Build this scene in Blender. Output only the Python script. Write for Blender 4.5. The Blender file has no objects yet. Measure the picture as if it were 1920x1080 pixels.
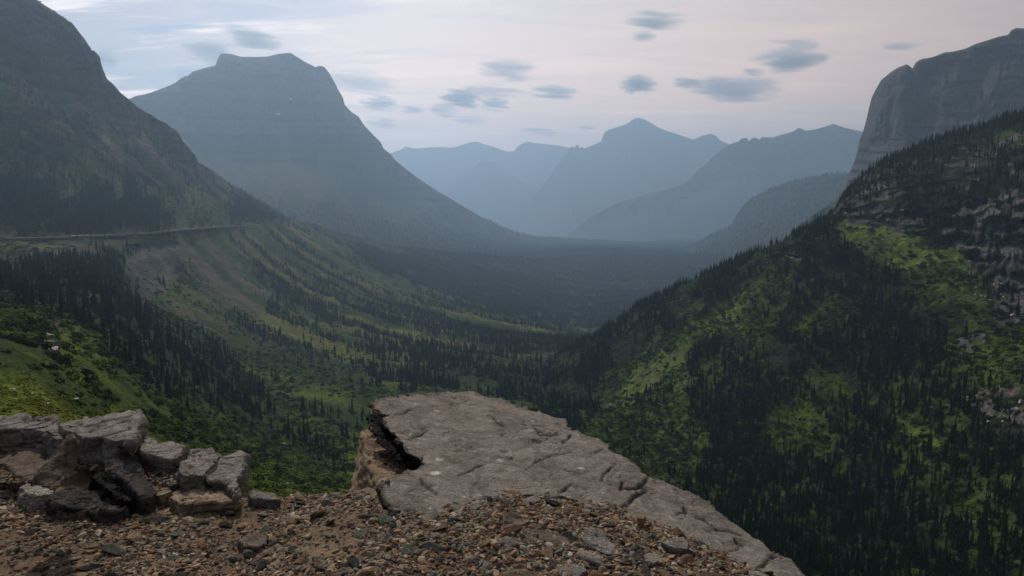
import bpy, bmesh, math, random
import numpy as np
from mathutils import Vector, Matrix, Euler

random.seed(7)
rng = np.random.default_rng(11)
C = bpy.context.scene.collection
scene = bpy.context.scene

# ------------------------------------------------------------------ camera
FPX = 1280.0                      # focal length in pixels of the 1920 px wide photograph
PITCH = math.radians(8.0)
cam_d = bpy.data.cameras.new('camera')
cam_d.sensor_width = 36.0
cam_d.lens = 36.0 * FPX / 1920.0
cam_d.clip_start = 0.05
cam_d.clip_end = 80000.0
cam = bpy.data.objects.new('camera', cam_d)
C.objects.link(cam)
cam.location = (0, 0, 0)
cam.rotation_euler = (math.pi / 2 - PITCH, 0, 0)
scene.camera = cam

# ------------------------------------------------------------------ light
SUN_EL, SUN_AZ = math.radians(42.0), math.radians(-25.0)      # azimuth measured from +y towards +x
EXPOSURE = -0.55
VEIL_K = (15.5, 1.0)            # forward-scattered and all-round brightness of the smoke veil
sun_dir = Vector((math.sin(SUN_AZ) * math.cos(SUN_EL), math.cos(SUN_AZ) * math.cos(SUN_EL), math.sin(SUN_EL)))
sd = bpy.data.lights.new('sun', 'SUN')
sd.energy = 5.0
sd.angle = math.radians(1.2)
sd.color = (1.0, 0.90, 0.78)
so = bpy.data.objects.new('sun', sd)
C.objects.link(so)
so.location = (-30, 20, 60)
so.rotation_euler = sun_dir.to_track_quat('Z', 'Y').to_euler()

world = bpy.data.worlds.new('World')
scene.world = world
world.use_nodes = True
wt = world.node_tree
for n in list(wt.nodes):
    wt.nodes.remove(n)


def wn(t, **k):
    n = wt.nodes.new(t)
    for a, b in k.items():
        setattr(n, a, b)
    return n


def lk(a, b):
    wt.links.new(a, b)


def wmath(op, a, b=None, c=None, clamp=False):
    n = wn('ShaderNodeMath', operation=op, use_clamp=clamp)
    for i, v in enumerate((a, b, c)):
        if v is None:
            continue
        if isinstance(v, (int, float)):
            n.inputs[i].default_value = v
        else:
            lk(v, n.inputs[i])
    return n.outputs[0]


def wmix(f, a, b):
    n = wn('ShaderNodeMix', data_type='RGBA')
    for s, v in ((n.inputs[0], f), (n.inputs[6], a), (n.inputs[7], b)):
        if isinstance(v, (int, float)):
            s.default_value = v
        elif isinstance(v, tuple):
            s.default_value = (*v, 1)
        else:
            lk(v, s)
    return n.outputs[2]


SKY_STRENGTH = 0.10
sky = wn('ShaderNodeTexSky', sky_type='NISHITA', sun_disc=False)
sky.sun_elevation = SUN_EL
sky.sun_rotation = SUN_AZ
sky.altitude = 1900
sky.dust_density = 2.0
sky.ozone_density = 1.0
geo = wn('ShaderNodeTexCoord')
sep = wn('ShaderNodeSeparateXYZ')
lk(geo.outputs['Generated'], sep.inputs[0])
DX, DY, DZ = sep.outputs
# flat cloud layer coordinates: direction / height
den = wmath('ADD', wmath('MAXIMUM', DZ, 0.0), 0.12)
px_ = wmath('DIVIDE', DX, den)
py_ = wmath('DIVIDE', DY, den)
cmb = wn('ShaderNodeCombineXYZ')
lk(px_, cmb.inputs[0]); lk(py_, cmb.inputs[1])


def wnoise(sx, sy, rot, scale, detail, dist=0.0, rough=0.55, off=(0, 0, 0)):
    m = wn('ShaderNodeMapping')
    m.inputs['Scale'].default_value = (sx, sy, 1)
    m.inputs['Rotation'].default_value = (0, 0, rot)
    m.inputs['Location'].default_value = off
    lk(cmb.outputs[0], m.inputs[0])
    n = wn('ShaderNodeTexNoise')
    n.inputs['Scale'].default_value = scale
    n.inputs['Detail'].default_value = detail
    n.inputs['Distortion'].default_value = dist
    n.inputs['Roughness'].default_value = rough
    lk(m.outputs[0], n.inputs[0])
    return n.outputs[0]


def wramp(v, lo, hi):
    n = wn('ShaderNodeMapRange')
    n.interpolation_type = 'SMOOTHSTEP'
    n.inputs[1].default_value = lo
    n.inputs[2].default_value = hi
    lk(v, n.inputs[0])
    return n.outputs[0]


# thin high veil over everything, thicker to the right, broken towards the upper left
# cosine of the angle to the sun: smoke scatters forward, so the veil is brighter towards it
dotn = wn('ShaderNodeVectorMath', operation='DOT_PRODUCT')
lk(geo.outputs['Generated'], dotn.inputs[0])
dotn.inputs[1].default_value = sun_dir
cosg = dotn.outputs['Value']
fwd = wmath('POWER', wmath('MAXIMUM', wmath('MULTIPLY_ADD', cosg, 0.5, 0.5), 0.0), 3.0)
veil_b = wmath('MULTIPLY_ADD', fwd, VEIL_K[0], VEIL_K[1])
vb = wn('ShaderNodeVectorMath', operation='SCALE')
warm = wmix(wramp(wmath('DIVIDE', DX, wmath('MAXIMUM', DY, 0.05)), -0.45, 0.5), (0.97, 0.96, 0.97), (1.12, 1.0, 0.90))
# low down the light comes through more smoke and turns warmer
lowk = wramp(DZ, 0.36, 0.04)
lowc = wmix(lowk, (1.0, 1.0, 1.0), (2.3, 1.6, 1.2))
wv_ = wn('ShaderNodeVectorMath', operation='MULTIPLY')
lk(warm, wv_.inputs[0]); lk(lowc, wv_.inputs[1])
lk(wv_.outputs[0], vb.inputs[0]); lk(veil_b, vb.inputs['Scale'])
veil = vb.outputs[0]
big = wnoise(0.35, 0.5, 0.3, 1.0, 3, off=(3.1, 0.4, 0))
side = wramp(wmath('DIVIDE', DX, wmath('MAXIMUM', DY, 0.05)), -0.62, -0.05)
vf = wmath('ADD', wmath('MULTIPLY', side, 0.62), wmath('MULTIPLY_ADD', big, 0.5, -0.08), clamp=True)
skd = wn('ShaderNodeVectorMath', operation='SCALE')
lk(sky.outputs[0], skd.inputs[0]); skd.inputs['Scale'].default_value = 0.6      # smoke dims the blue behind it
col = wmix(vf, skd.outputs[0], veil)
# soft streaky cloud, bright edges and blue-grey hearts
st = wnoise(0.55, 1.6, -0.35, 1.5, 6, dist=0.7, rough=0.6, off=(0.7, 2.2, 0))
stm = wramp(st, 0.46, 0.66)
brt = wn('ShaderNodeVectorMath', operation='SCALE')
lk(veil, brt.inputs[0]); brt.inputs['Scale'].default_value = 1.45
leftness = wmath('SUBTRACT', 1.0, wmath('MULTIPLY', side, 0.85))
col = wmix(wmath('MULTIPLY', stm, wmath('MULTIPLY', leftness, 0.85)), col, brt.outputs[0])
dk = wn('ShaderNodeVectorMath', operation='MULTIPLY')
lk(veil, dk.inputs[0]); dk.inputs[1].default_value = (0.22, 0.36, 0.55)
st2 = wnoise(0.5, 1.9, -0.3, 1.9, 5, dist=0.5, rough=0.55, off=(4.7, 1.1, 0))
col = wmix(wmath('MULTIPLY', wramp(st2, 0.50, 0.66), wmath('MULTIPLY', leftness, 0.75)), col, dk.outputs[0])
bg = wn('ShaderNodeBackground')
bg.inputs['Strength'].default_value = SKY_STRENGTH
lk(col, bg.inputs[0])
wo = wn('ShaderNodeOutputWorld')
lk(bg.outputs[0], wo.inputs[0])

scene.view_settings.view_transform = 'Standard'
scene.view_settings.look = 'None'
scene.view_settings.gamma = 1.0
scene.view_settings.exposure = EXPOSURE
scene.view_settings.use_curve_mapping = False
scene.cycles.volume_bounces = 1
scene.cycles.max_bounces = 5
scene.cycles.diffuse_bounces = 2
scene.cycles.glossy_bounces = 1
scene.cycles.transparent_max_bounces = 16
scene.cycles.use_denoising = True
scene.cycles.sample_clamp_indirect = 4.0
scene.cycles.volume_max_steps = 96


# ------------------------------------------------------------------ helpers
def tag(o, label=None, cat=None, group=None, kind=None):
    for k, v in (('label', label), ('category', cat), ('group', group), ('kind', kind)):
        if v:
            o[k] = v
    return o


def link(name, me, parent=None, mat=None):
    o = bpy.data.objects.new(name, me)
    C.objects.link(o)
    if parent:
        o.parent = parent
    if mat and me is not None and not me.materials:
        me.materials.append(mat)
    return o


def raw_mesh(name, V, F, mat=None, smooth=True, col=None):
    """V (n,3), F (m,k) with k = 3 or 4"""
    V = np.asarray(V, np.float32); F = np.asarray(F, np.int32)
    me = bpy.data.meshes.new(name)
    k = F.shape[1]
    me.vertices.add(len(V)); me.vertices.foreach_set('co', V.ravel())
    me.loops.add(F.size); me.loops.foreach_set('vertex_index', F.ravel())
    me.polygons.add(len(F))
    me.polygons.foreach_set('loop_start', np.arange(0, F.size, k, dtype=np.int32))
    me.polygons.foreach_set('use_smooth', np.full(len(F), smooth, bool))
    if col is not None:
        a = me.color_attributes.new('col', 'FLOAT_COLOR', 'POINT')
        c4 = np.ones((len(V), 4), np.float32); c4[:, :3] = col
        a.data.foreach_set('color', c4.ravel())
    if mat:
        me.materials.append(mat)
    me.update()
    return me


def _hash(ix, iy, iz, seed):
    h = (ix.astype(np.uint32) * np.uint32(374761393) + iy.astype(np.uint32) * np.uint32(668265263)
         + iz.astype(np.uint32) * np.uint32(2147483647) + np.uint32((seed * 974711 + 12345) & 0xffffffff))
    h = (h ^ (h >> np.uint32(13))) * np.uint32(1274126177)
    h = h ^ (h >> np.uint32(16))
    h = h * np.uint32(2246822519)
    h = h ^ (h >> np.uint32(15))
    return h.astype(np.float32) * np.float32(2.0 / 4294967295.0) - np.float32(1.0)


def vnoise(P, seed=0):
    P = np.asarray(P, np.float64)
    I = np.floor(P); f = (P - I).astype(np.float32); I = I.astype(np.int64)
    u = f * f * f * (f * (f * 6 - 15) + 10)
    x, y, z = I[..., 0], I[..., 1], I[..., 2]
    ux, uy, uz = u[..., 0], u[..., 1], u[..., 2]
    r = 0
    for dz in (0, 1):
        wz = uz if dz else 1 - uz
        for dy in (0, 1):
            wy = uy if dy else 1 - uy
            a = _hash(x, y + dy, z + dz, seed); b = _hash(x + 1, y + dy, z + dz, seed)
            r = r + (a + (b - a) * ux) * (wy * wz)
    return r


def fbm(P, octv=5, gain=0.5, lac=2.03, seed=0, ridged=False):
    P = np.asarray(P, np.float64)
    r = 0; a = 1.0; s = 0
    for i in range(octv):
        n = vnoise(P + 17.3 * i, seed + i * 7)
        if ridged:
            n = 1 - 2 * np.abs(n)
        r = r + a * n; s += a
        a *= gain; P = P * lac
    return r / s


def xyz(x, y, z):
    return np.stack(np.broadcast_arrays(x, y, z), -1)


def sstep(v, lo, hi):
    t = np.clip((v - lo) / (hi - lo), 0, 1)
    return t * t * (3 - 2 * t)


cP, sP = math.cos(PITCH), math.sin(PITCH)


def ray(px, py):
    """direction (world) through a pixel of the photograph"""
    u = (np.asarray(px, float) - 960) / FPX; v = -(np.asarray(py, float) - 540) / FPX
    return xyz(u, cP + v * sP, -sP + v * cP)


def at(px, py, r):
    """point seen at a pixel whose horizontal distance is r"""
    d = ray(px, py)
    h = np.hypot(d[..., 0], d[..., 1])
    return d * (np.asarray(r) / h)[..., None]


def on_plane(px, py, z0, zx=0.0, zy=0.0):
    """where the ray of a pixel meets the plane z = z0 + zx*x + zy*y"""
    d = ray(px, py)
    t = z0 / (d[..., 2] - zx * d[..., 0] - zy * d[..., 1])
    return d * t[..., None]


def to_px(P):
    x, y, z = P[..., 0], P[..., 1], P[..., 2]
    yc = y * cP - z * sP
    zc = y * sP + z * cP
    yc = np.where(np.abs(yc) < 1e-6, 1e-6, yc)
    return 960 + FPX * x / yc, 540 - FPX * zc / yc


def pchip(x, xk, yk):
    xk = np.asarray(xk, float); yk = np.asarray(yk, float)
    h = np.diff(xk); d = np.diff(yk) / h
    m = np.zeros_like(yk)
    m[0], m[-1] = d[0], d[-1]
    s = d[:-1] * d[1:] > 0
    w1 = 2 * h[1:] + h[:-1]; w2 = h[1:] + 2 * h[:-1]
    with np.errstate(divide='ignore', invalid='ignore'):
        mm = (w1 + w2) / (w1 / d[:-1] + w2 / d[1:])
    m[1:-1] = np.where(s, mm, 0)
    x = np.clip(x, xk[0], xk[-1])
    i = np.clip(np.searchsorted(xk, x, 'right') - 1, 0, len(xk) - 2)
    t = (x - xk[i]) / h[i]
    return ((1 + 2 * t) * (1 - t) ** 2 * yk[i] + t * (1 - t) ** 2 * h[i] * m[i]
            + t * t * (3 - 2 * t) * yk[i + 1] + t * t * (t - 1) * h[i] * m[i + 1])


def sheet(curves, pxs, rows, sharp=()):
    """A landform lofted through lines of (px, py, distance) running across it, near to far.
    Returns arrays (rows, cols): px, py, r, t."""
    K = len(curves)
    PY = np.zeros((K, len(pxs))); LR = np.zeros((K, len(pxs)))
    for k, c in enumerate(curves):
        c = np.array(c, float)
        f = (lambda a, b, d: np.interp(a, b, d)) if k in sharp else pchip
        PY[k] = f(pxs, c[:, 0], c[:, 1]); LR[k] = np.log(f(pxs, c[:, 0], c[:, 2]))
    ts = np.concatenate([np.linspace(k, k + 1, n, endpoint=False) for k, n in enumerate(rows)] + [[K - 1.0]])
    # cubic in t with limited tangents
    out = []
    for A in (PY, LR):
        D = np.diff(A, axis=0)
        M = np.zeros_like(A)
        M[0], M[-1] = D[0], D[-1]
        a, b = D[:-1], D[1:]
        M[1:-1] = np.where(a * b > 0, 2 * a * b / np.where(np.abs(a + b) < 1e-9, 1e-9, a + b), 0)
        i = np.clip(ts.astype(int), 0, K - 2); t = (ts - i)[:, None]
        out.append((1 + 2 * t) * (1 - t) ** 2 * A[i] + t * (1 - t) ** 2 * M[i]
                   + t * t * (3 - 2 * t) * A[i + 1] + t * t * (t - 1) * M[i + 1])
    PXg = np.broadcast_to(pxs[None], out[0].shape)
    return PXg, out[0], np.exp(out[1]), np.broadcast_to(ts[:, None], out[0].shape)


def grid_faces(nr, nc):
    i = np.arange(nr - 1)[:, None] * nc + np.arange(nc - 1)[None]
    return np.stack([i, i + 1, i + nc + 1, i + nc], -1).reshape(-1, 4)


# masks drawn as soft-edged areas, looked up where a landform's ground shows
MX0, MY0, MS = -400, -300, 4
MW, MH = 710, 430


def poly_mask(polys, blur=3):
    X, Y = np.meshgrid(MX0 + MS * (np.arange(MW) + .5), MY0 + MS * (np.arange(MH) + .5))
    out = np.zeros((MH, MW), np.float32)
    for poly, val in polys:
        p = np.array(poly, float)
        ins = np.zeros(X.shape, bool)
        j = len(p) - 1
        for i in range(len(p)):
            xi, yi, xj, yj = *p[i], *p[j]
            c = ((yi > Y) != (yj > Y)) & (X < (xj - xi) * (Y - yi) / (yj - yi + 1e-9) + xi)
            ins ^= c
            j = i
        out[ins] = val
    for _ in range(blur):
        out[1:-1] = (out[:-2] + 2 * out[1:-1] + out[2:]) / 4
        out[:, 1:-1] = (out[:, :-2] + 2 * out[:, 1:-1] + out[:, 2:]) / 4
    return out


def look(mask, px, py):
    x = np.clip((px - MX0) / MS - .5, 0, MW - 1.01); y = np.clip((py - MY0) / MS - .5, 0, MH - 1.01)
    i, j = x.astype(int), y.astype(int); u, v = x - i, y - j
    return ((mask[j, i] * (1 - u) + mask[j, i + 1] * u) * (1 - v) + (mask[j + 1, i] * (1 - u) + mask[j + 1, i + 1] * u) * v)


def warp(px, py, P, s, a, seed):
    """ragged lookup position for a cover area"""
    q = P / s
    return px + a * fbm(q, 3, seed=seed), py + a * .7 * fbm(q, 3, seed=seed + 1)


def mixc(c, m, k):
    m = np.clip(m, 0, 1)[..., None]
    return c * (1 - m) + np.array(k) * m


# ------------------------------------------------------------------ materials
def newmat(name, rough=0.9):
    m = bpy.data.materials.new(name); m.use_nodes = True
    b = m.node_tree.nodes['Principled BSDF']
    b.inputs['Roughness'].default_value = rough
    if 'Specular IOR Level' in b.inputs:
        b.inputs['Specular IOR Level'].default_value = 0.03
    return m, m.node_tree, b


def noise_node(nt, vec, scale, detail=4, rough=0.6, dist=0.0):
    n = nt.nodes.new('ShaderNodeTexNoise')
    n.inputs['Scale'].default_value = scale; n.inputs['Detail'].default_value = detail
    n.inputs['Roughness'].default_value = rough; n.inputs['Distortion'].default_value = dist
    if vec is not None:
        nt.links.new(vec, n.inputs['Vector'])
    return n.outputs[0]


def maprange(nt, v, a, b, c, d):
    n = nt.nodes.new('ShaderNodeMapRange')
    for i, x in zip((1, 2, 3, 4), (a, b, c, d)):
        n.inputs[i].default_value = x
    nt.links.new(v, n.inputs[0])
    return n.outputs[0]


def mul_col(nt, c, f):
    n = nt.nodes.new('ShaderNodeVectorMath'); n.operation = 'SCALE'
    nt.links.new(c, n.inputs[0]); nt.links.new(f, n.inputs['Scale'])
    return n.outputs[0]


def bump(nt, b, h, dist, strength=1.0, prev=None):
    n = nt.nodes.new('ShaderNodeBump')
    n.inputs['Distance'].default_value = dist; n.inputs['Strength'].default_value = strength
    nt.links.new(h, n.inputs['Height'])
    if prev is not None:
        nt.links.new(prev, n.inputs['Normal'])
    nt.links.new(n.outputs[0], b.inputs['Normal'])
    return n.outputs[0]


def ground_mat(name, scales, amps, bscale, bdist, rough=0.95):
    """colour from the cover attribute, broken up by noise in metres"""
    m, nt, b = newmat(name, rough)
    at_ = nt.nodes.new('ShaderNodeAttribute'); at_.attribute_name = 'col'
    tc = nt.nodes.new('ShaderNodeTexCoord')
    c = at_.outputs['Color']
    for s, a in zip(scales, amps):
        n = noise_node(nt, tc.outputs['Object'], 1.0 / s, 4, 0.65)
        c = mul_col(nt, c, maprange(nt, n, 0.3, 0.7, 1 - a, 1 + a))
    nt.links.new(c, b.inputs['Base Color'])
    h = noise_node(nt, tc.outputs['Object'], 1.0 / bscale, 6, 0.65)
    bump(nt, b, h, bdist)
    return m
# ------------------------------------------------------------------ cover colours (albedo)
MEADOW = (0.092, 0.118, 0.014)
MEADOW_DRY = (0.090, 0.082, 0.018)
SHRUB = (0.026, 0.044, 0.012)
FLOOR = (0.016, 0.022, 0.010)
SCREE = (0.092, 0.072, 0.052)
ROCKC = (0.062, 0.056, 0.054)

# ground plane reaching past everything
gm = ground_mat('valley_ground', (400,), (0.2,), 60, 4)
g = raw_mesh('ground', [(-13900, -1900, -760), (13900, -1900, -760), (13900, 17900, -760), (-13900, 17900, -760)], [(0, 1, 2, 3)], gm,
             col=np.tile(FLOOR, (4, 1)))
tag(link('ground', g), 'dark valley ground far below the ridges', 'ground', kind='structure')

# ---- valley and left slopes -------------------------------------------------
A = [
    [(-300, 1120, 7), (0, 1120, 7), (1450, 1130, 9)],
    [(-300, 795, 34), (0, 800, 34), (100, 805, 36), (260, 850, 44), (450, 935, 55), (650, 985, 75), (800, 1010, 90), (1100, 1060, 150), (1450, 1150, 240)],
    [(-300, 725, 70), (0, 718, 75), (200, 782, 95), (400, 875, 130), (650, 925, 190), (900, 870, 300), (1100, 880, 420), (1250, 930, 470), (1450, 970, 500)],
    [(-300, 630, 150), (0, 622, 165), (150, 665, 200), (300, 755, 260), (500, 850, 330), (650, 880, 390), (900, 790, 520), (1100, 790, 650), (1250, 800, 700), (1450, 830, 720)],
    [(-300, 560, 380), (0, 548, 420), (200, 575, 500), (350, 650, 560), (500, 738, 600), (700, 745, 640), (900, 715, 760), (1100, 710, 850), (1250, 720, 880), (1450, 760, 900)],
    [(-300, 485, 780), (0, 478, 830), (130, 470, 870), (200, 475, 890), (260, 520, 900), (330, 540, 950), (450, 590, 1000), (600, 640, 1000), (800, 668, 950), (1000, 655, 1080), (1100, 650, 1150), (1450, 660, 1200)],
    # road bench, near and far edge (beyond the road end it is the crest of the open slope)
    [(-300, 453, 905), (0, 448, 950), (130, 444.5, 985), (250, 439, 1060), (330, 432, 1180), (420, 425.5, 1420), (540, 418.5, 1850), (580, 444, 1830), (620, 473, 1750), (720, 533, 1650), (850, 577, 1550), (1000, 606, 1550), (1100, 625, 1500), (1450, 640, 1600)],
    [(-300, 452.4, 915), (0, 447.4, 960), (130, 443.9, 996), (250, 438.4, 1072), (330, 431.5, 1195), (420, 425.0, 1440), (540, 418.1, 1875), (580, 442, 1860), (620, 471, 1780), (720, 530, 1680), (850, 574, 1580), (1000, 604, 1580), (1100, 623, 1530), (1450, 637, 1640)],
    [(-300, 340, 1150), (0, 345, 1150), (130, 345, 1220), (250, 345, 1330), (330, 355, 1450), (420, 388, 1650), (500, 407, 1900), (540, 417.8, 1950), (580, 432, 2050), (620, 450, 2050), (720, 502, 2000), (850, 552, 1950), (1000, 585, 1900), (1100, 602, 1900), (1450, 605, 2000)],
    [(-300, 130, 1450), (0, 118, 1480), (100, 140, 1520), (180, 178, 1560), (215, 205, 1600), (262, 240, 1650), (330, 292, 1750), (370, 325, 1830), (440, 360, 1980), (500, 396, 2050), (540, 417.4, 2080), (560, 417.5, 2250), (600, 428, 2350), (640, 441, 2400), (740, 463, 2600), (850, 478, 2900), (1000, 490, 3300), (1100, 482, 3900), (1450, 482, 4000)],
    [(-300, -280, 1560), (-60, -90, 1560), (0, -50, 1560), (70, -2, 1560), (100, 20, 1570), (135, 42, 1580), (160, 73, 1590), (172, 94, 1590), (176, 93, 1590), (186, 104, 1600), (192, 128, 1610), (200, 148, 1630), (212, 157, 1640), (225, 172, 1660), (262, 201, 1700), (300, 225, 1740), (330, 242, 1780), (345, 265, 1790), (366, 289, 1830), (372, 303, 1850), (440, 347, 2050), (500, 388, 2200), (540, 416.8, 2250), (560, 418, 2500), (600, 430, 2600), (640, 444, 2700), (740, 467, 2900), (850, 480, 3300), (1000, 490, 3700), (1100, 480, 4300), (1450, 480, 4500)],
    [(-300, -80, 2000), (0, 100, 2000), (200, 260, 2100), (372, 370, 2300), (440, 390, 2500), (540, 425, 2700), (560, 428, 3000), (640, 446, 3800), (740, 462, 4300), (850, 465, 4900), (1000, 466, 5400), (1100, 463, 5600), (1450, 463, 5600)],
    [(-300, 330, 2600), (0, 360, 2700), (200, 400, 2800), (372, 430, 3000), (540, 440, 3500), (640, 449, 5500), (850, 451, 7000), (1000, 450.5, 7500), (1100, 451, 7800), (1200, 452, 7900), (1280, 449, 7900), (1450, 447, 7600)],
    [(-300, 440, 5000), (540, 445, 6000), (850, 452, 9000), (1100, 454, 10000), (1450, 455, 10000)],
]
pxA = np.arange(-260, 1452, 2.4)
PX, PY, R, T = sheet(A, pxA, [10, 36, 34, 44, 62, 62, 66, 4, 70, 90, 78, 26, 26, 10], sharp=(10, 9, 6, 7))

# masks for this landform
m_rock = poly_mask([
    ([(-300, -300), (70, -10), (200, 140), (345, 260), (375, 300), (330, 300), (250, 245), (150, 190), (0, 118), (-300, 120)], 1.0),
    ([(300, 255), (345, 262), (375, 305), (365, 312), (330, 290)], 1.0),
    ([(215, 455), (330, 436), (330, 500), (320, 545), (290, 545), (235, 500)], 0.9),
    ([(230, 490), (320, 480), (300, 545), (265, 560), (230, 535)], 0.9),
    ([(300, 350), (345, 352), (356, 400), (352, 428), (318, 430), (310, 400)], 0.55),
    ([(160, 330), (270, 330), (280, 360), (200, 365)], 0.5),
    ([(55, 585), (100, 620), (110, 665), (82, 668), (50, 625)], 1.0),
    ([(255, 620), (285, 650), (280, 672), (258, 655)], .9),
    ([(342, 628), (360, 632), (358, 655), (340, 650)], .9),
    ([(820, 478), (1150, 430), (1150, 440), (830, 480)], 0.0),
], 1)
m_scree = poly_mask([
    ([(10, 448), (130, 447), (215, 442), (290, 440), (250, 458), (180, 470), (140, 475), (60, 470)], .9),
    ([(318, 432), (425, 426), (450, 440), (520, 560), (470, 590), (420, 560), (360, 520), (325, 470)], 1.0),
    ([(120, 150), (215, 190), (340, 285), (430, 350), (380, 350), (240, 270), (100, 190), (-50, 120)], .75),
    ([(430, 424), (545, 416), (560, 424), (500, 424), (440, 432)], .6),
    ([(290, 545), (345, 560), (440, 620), (420, 625), (340, 590)], .9),
    ([(350, 500), (400, 530), (440, 585), (400, 570)], .8),
], 2)
m_forestA = poly_mask([
    ([(-300, 235), (60, 245), (150, 275), (290, 335), (330, 400), (318, 436), (250, 436), (-300, 448)], .62),
    ([(-300, 330), (60, 350), (220, 365), (300, 380), (326, 425), (318, 438), (150, 442), (-300, 448)], 1.0),
    ([(100, 365), (150, 375), (155, 398), (118, 395)], .0),
    ([(330, 300), (440, 360), (540, 414), (480, 417), (420, 400), (350, 345)], .5),
    ([(440, 362), (543, 414), (470, 418), (425, 402)], 1.0),
    ([(-300, 505), (0, 505), (60, 472), (150, 472), (225, 462), (236, 530), (300, 598), (390, 650), (480, 718), (560, 795), (650, 855), (650, 900), (600, 880), (520, 838), (400, 782), (300, 740), (200, 690), (160, 625), (60, 592), (-300, 590)], .86),
    ([(215, 450), (262, 452), (262, 480), (230, 478)], .9),
    ([(340, 480), (360, 490), (358, 524), (335, 515)], .8),
    ([(300, 510), (318, 540), (300, 545)], .6),
    ([(700, 655), (850, 668), (960, 640), (1100, 632), (1120, 700), (1050, 760), (900, 760), (780, 720), (640, 700)], .58),
    ([(560, 420), (640, 445), (740, 466), (1450, 452), (1450, 640), (1250, 640), (1090, 612), (1000, 602), (850, 568), (720, 524), (620, 462)], 1.0),
], 3)
m_strip = poly_mask([
    ([(415, 432), (540, 422), (620, 478), (720, 536), (850, 580), (1000, 610), (1100, 630), (1100, 660), (800, 690), (700, 690), (560, 650), (470, 590), (500, 560)], 1.0),
    ([(380, 590), (470, 590), (700, 690), (720, 715), (560, 660)], .5),
], 3)
m_near = poly_mask([          # lush bright meadow of the near left slope
    ([(-300, 600), (0, 600), (60, 610), (160, 650), (240, 745), (330, 800), (420, 850), (520, 905), (540, 1080), (-300, 1080)], 1.0),
    ([(560, 860), (700, 870), (700, 1000), (440, 1000), (420, 940), (480, 880)], .8),
    ([(470, 760), (540, 830), (640, 880), (640, 860)], .6),
], 3)
m_alder = poly_mask([          # darker shrubs on the near left slope
    ([(-300, 540), (0, 545), (70, 580), (100, 640), (130, 700), (200, 740), (205, 775), (150, 780), (60, 700), (-300, 640)], 1.0),
    ([(230, 720), (300, 745), (420, 800), (520, 860), (560, 900), (440, 890), (330, 850), (250, 780)], .9),
    ([(120, 650), (200, 690), (300, 745), (330, 800), (240, 770), (150, 700)], .35),
    ([(380, 790), (470, 800), (640, 880), (600, 935), (480, 930)], .5),
], 2)

XYZ = at(PX, PY, R)
x, y, z = XYZ[..., 0], XYZ[..., 1], XYZ[..., 2]
WX, WY = warp(PX, PY, XYZ, 70, 26, 501)
rock = look(m_rock, WX, WY); scree = look(m_scree, WX, WY); nearm = look(m_near, WX, WY)
steep = np.clip(rock, 0, 1)
# left mountain side: gullies run down towards +x; valley: fall lines too
noise1 = fbm(xyz(x / 260, (y + 0.35 * x) / 60, z * 0), 5, seed=3)
noise2 = fbm(xyz(x / 28, y / 28, z / 28), 4, seed=9)
fine = fbm(xyz(x / 7, y / 7, z / 7), 3, seed=19)
benchk = 1 - np.exp(-((T - 6.5) / 0.55) ** 2) * (PX < 600)
sil = 1 - 0.8 * np.exp(-((T - 10) / 0.35) ** 2)
amp = np.where(PX < 560, 1, 1) * benchk
dz = (noise1 * 0.011 * np.minimum(R, 1500) + noise2 * np.minimum(0.006 * R, 7) + fine * np.minimum(0.003 * R, 1.6)) * amp * sil
dz = dz * sstep(R, 12, 60)
# cliffs: ribs and ledges, moved along the line of distance
az = np.arctan2(x, y)
ribs = fbm(xyz(az * 34, z / 260, R * 0), 5, seed=5, ridged=True) * 60 + fbm(xyz(az * 140, z / 70, R * 0), 3, seed=6, ridged=True) * 9
led = (z / 23 + 0.7 * vnoise(xyz(x / 300, y / 300, z / 90), 4))
ledge = (led - np.floor(led)); ledge = sstep(ledge, 0.0, 0.75) * 14 * (.5 + fbm(xyz(x / 120, y / 120, z / 60), 3, seed=44))
scale_r = np.minimum(R / 1600, 1.0)
R2 = R + (ribs + ledge) * steep * scale_r * sil * benchk
XYZ = at(PX, PY, R) * 1.0
h = R2 / R
XYZ[..., 0] *= h; XYZ[..., 1] *= h
XYZ[..., 2] += dz * (1 - 0.5 * steep)
# jagged crest of the left mountain
crest = np.exp(-((T - 10) / 0.25) ** 2) * (PX < 545)
XYZ[..., 2] += crest * (fbm(xyz(x / 40, y / 40, 0 * z), 4, seed=33) * 5.0)
VA = XYZ.reshape(-1, 3)
A_grid = (PX, PY, R, T, XYZ); A_warp = (WX, WY)

# cover
n_s = fbm(xyz(x / 640, (y + 0.42 * x) / 19, 0 * z), 3, seed=21)          # avalanche stripes along the fall line
n_m = fbm(xyz(x / 60, y / 60, z / 60), 5, seed=22)
n_f = fbm(xyz(x / 12, y / 12, z / 12), 4, seed=23)
stripm = look(m_strip, WX, WY); fo = look(m_forestA, WX, WY); ald = look(m_alder, PX, PY)
farm = np.clip((R - 1900) / 400, 0, 1) * (PX > 545)
col = np.ones(PX.shape + (3,)) * np.array(SHRUB)
col = mixc(col, sstep(n_m + n_f * .5, -0.1, 0.4) * .6, MEADOW)
col = mixc(col, stripm * sstep(n_s + 0.3 * n_f, -0.12, 0.22) * .95, (0.115, 0.112, 0.028))
col = mixc(col, stripm * sstep(-n_s + 0.3 * n_m, 0.0, 0.4) * .6, SHRUB)
col = mixc(col, nearm * (0.85 - ald * .6), MEADOW)
col = mixc(col, nearm * sstep(n_m, 0.05, 0.4) * .6, MEADOW_DRY)
col = mixc(col, np.clip(ald, 0, 1) * sstep(n_f + .3, -0.1, 0.3) * .8, (0.026, 0.040, 0.012))
upl = (PX < 450) * sstep(T, 7.0, 8.3) * (1 - rock) * (1 - .7 * fo)
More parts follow.
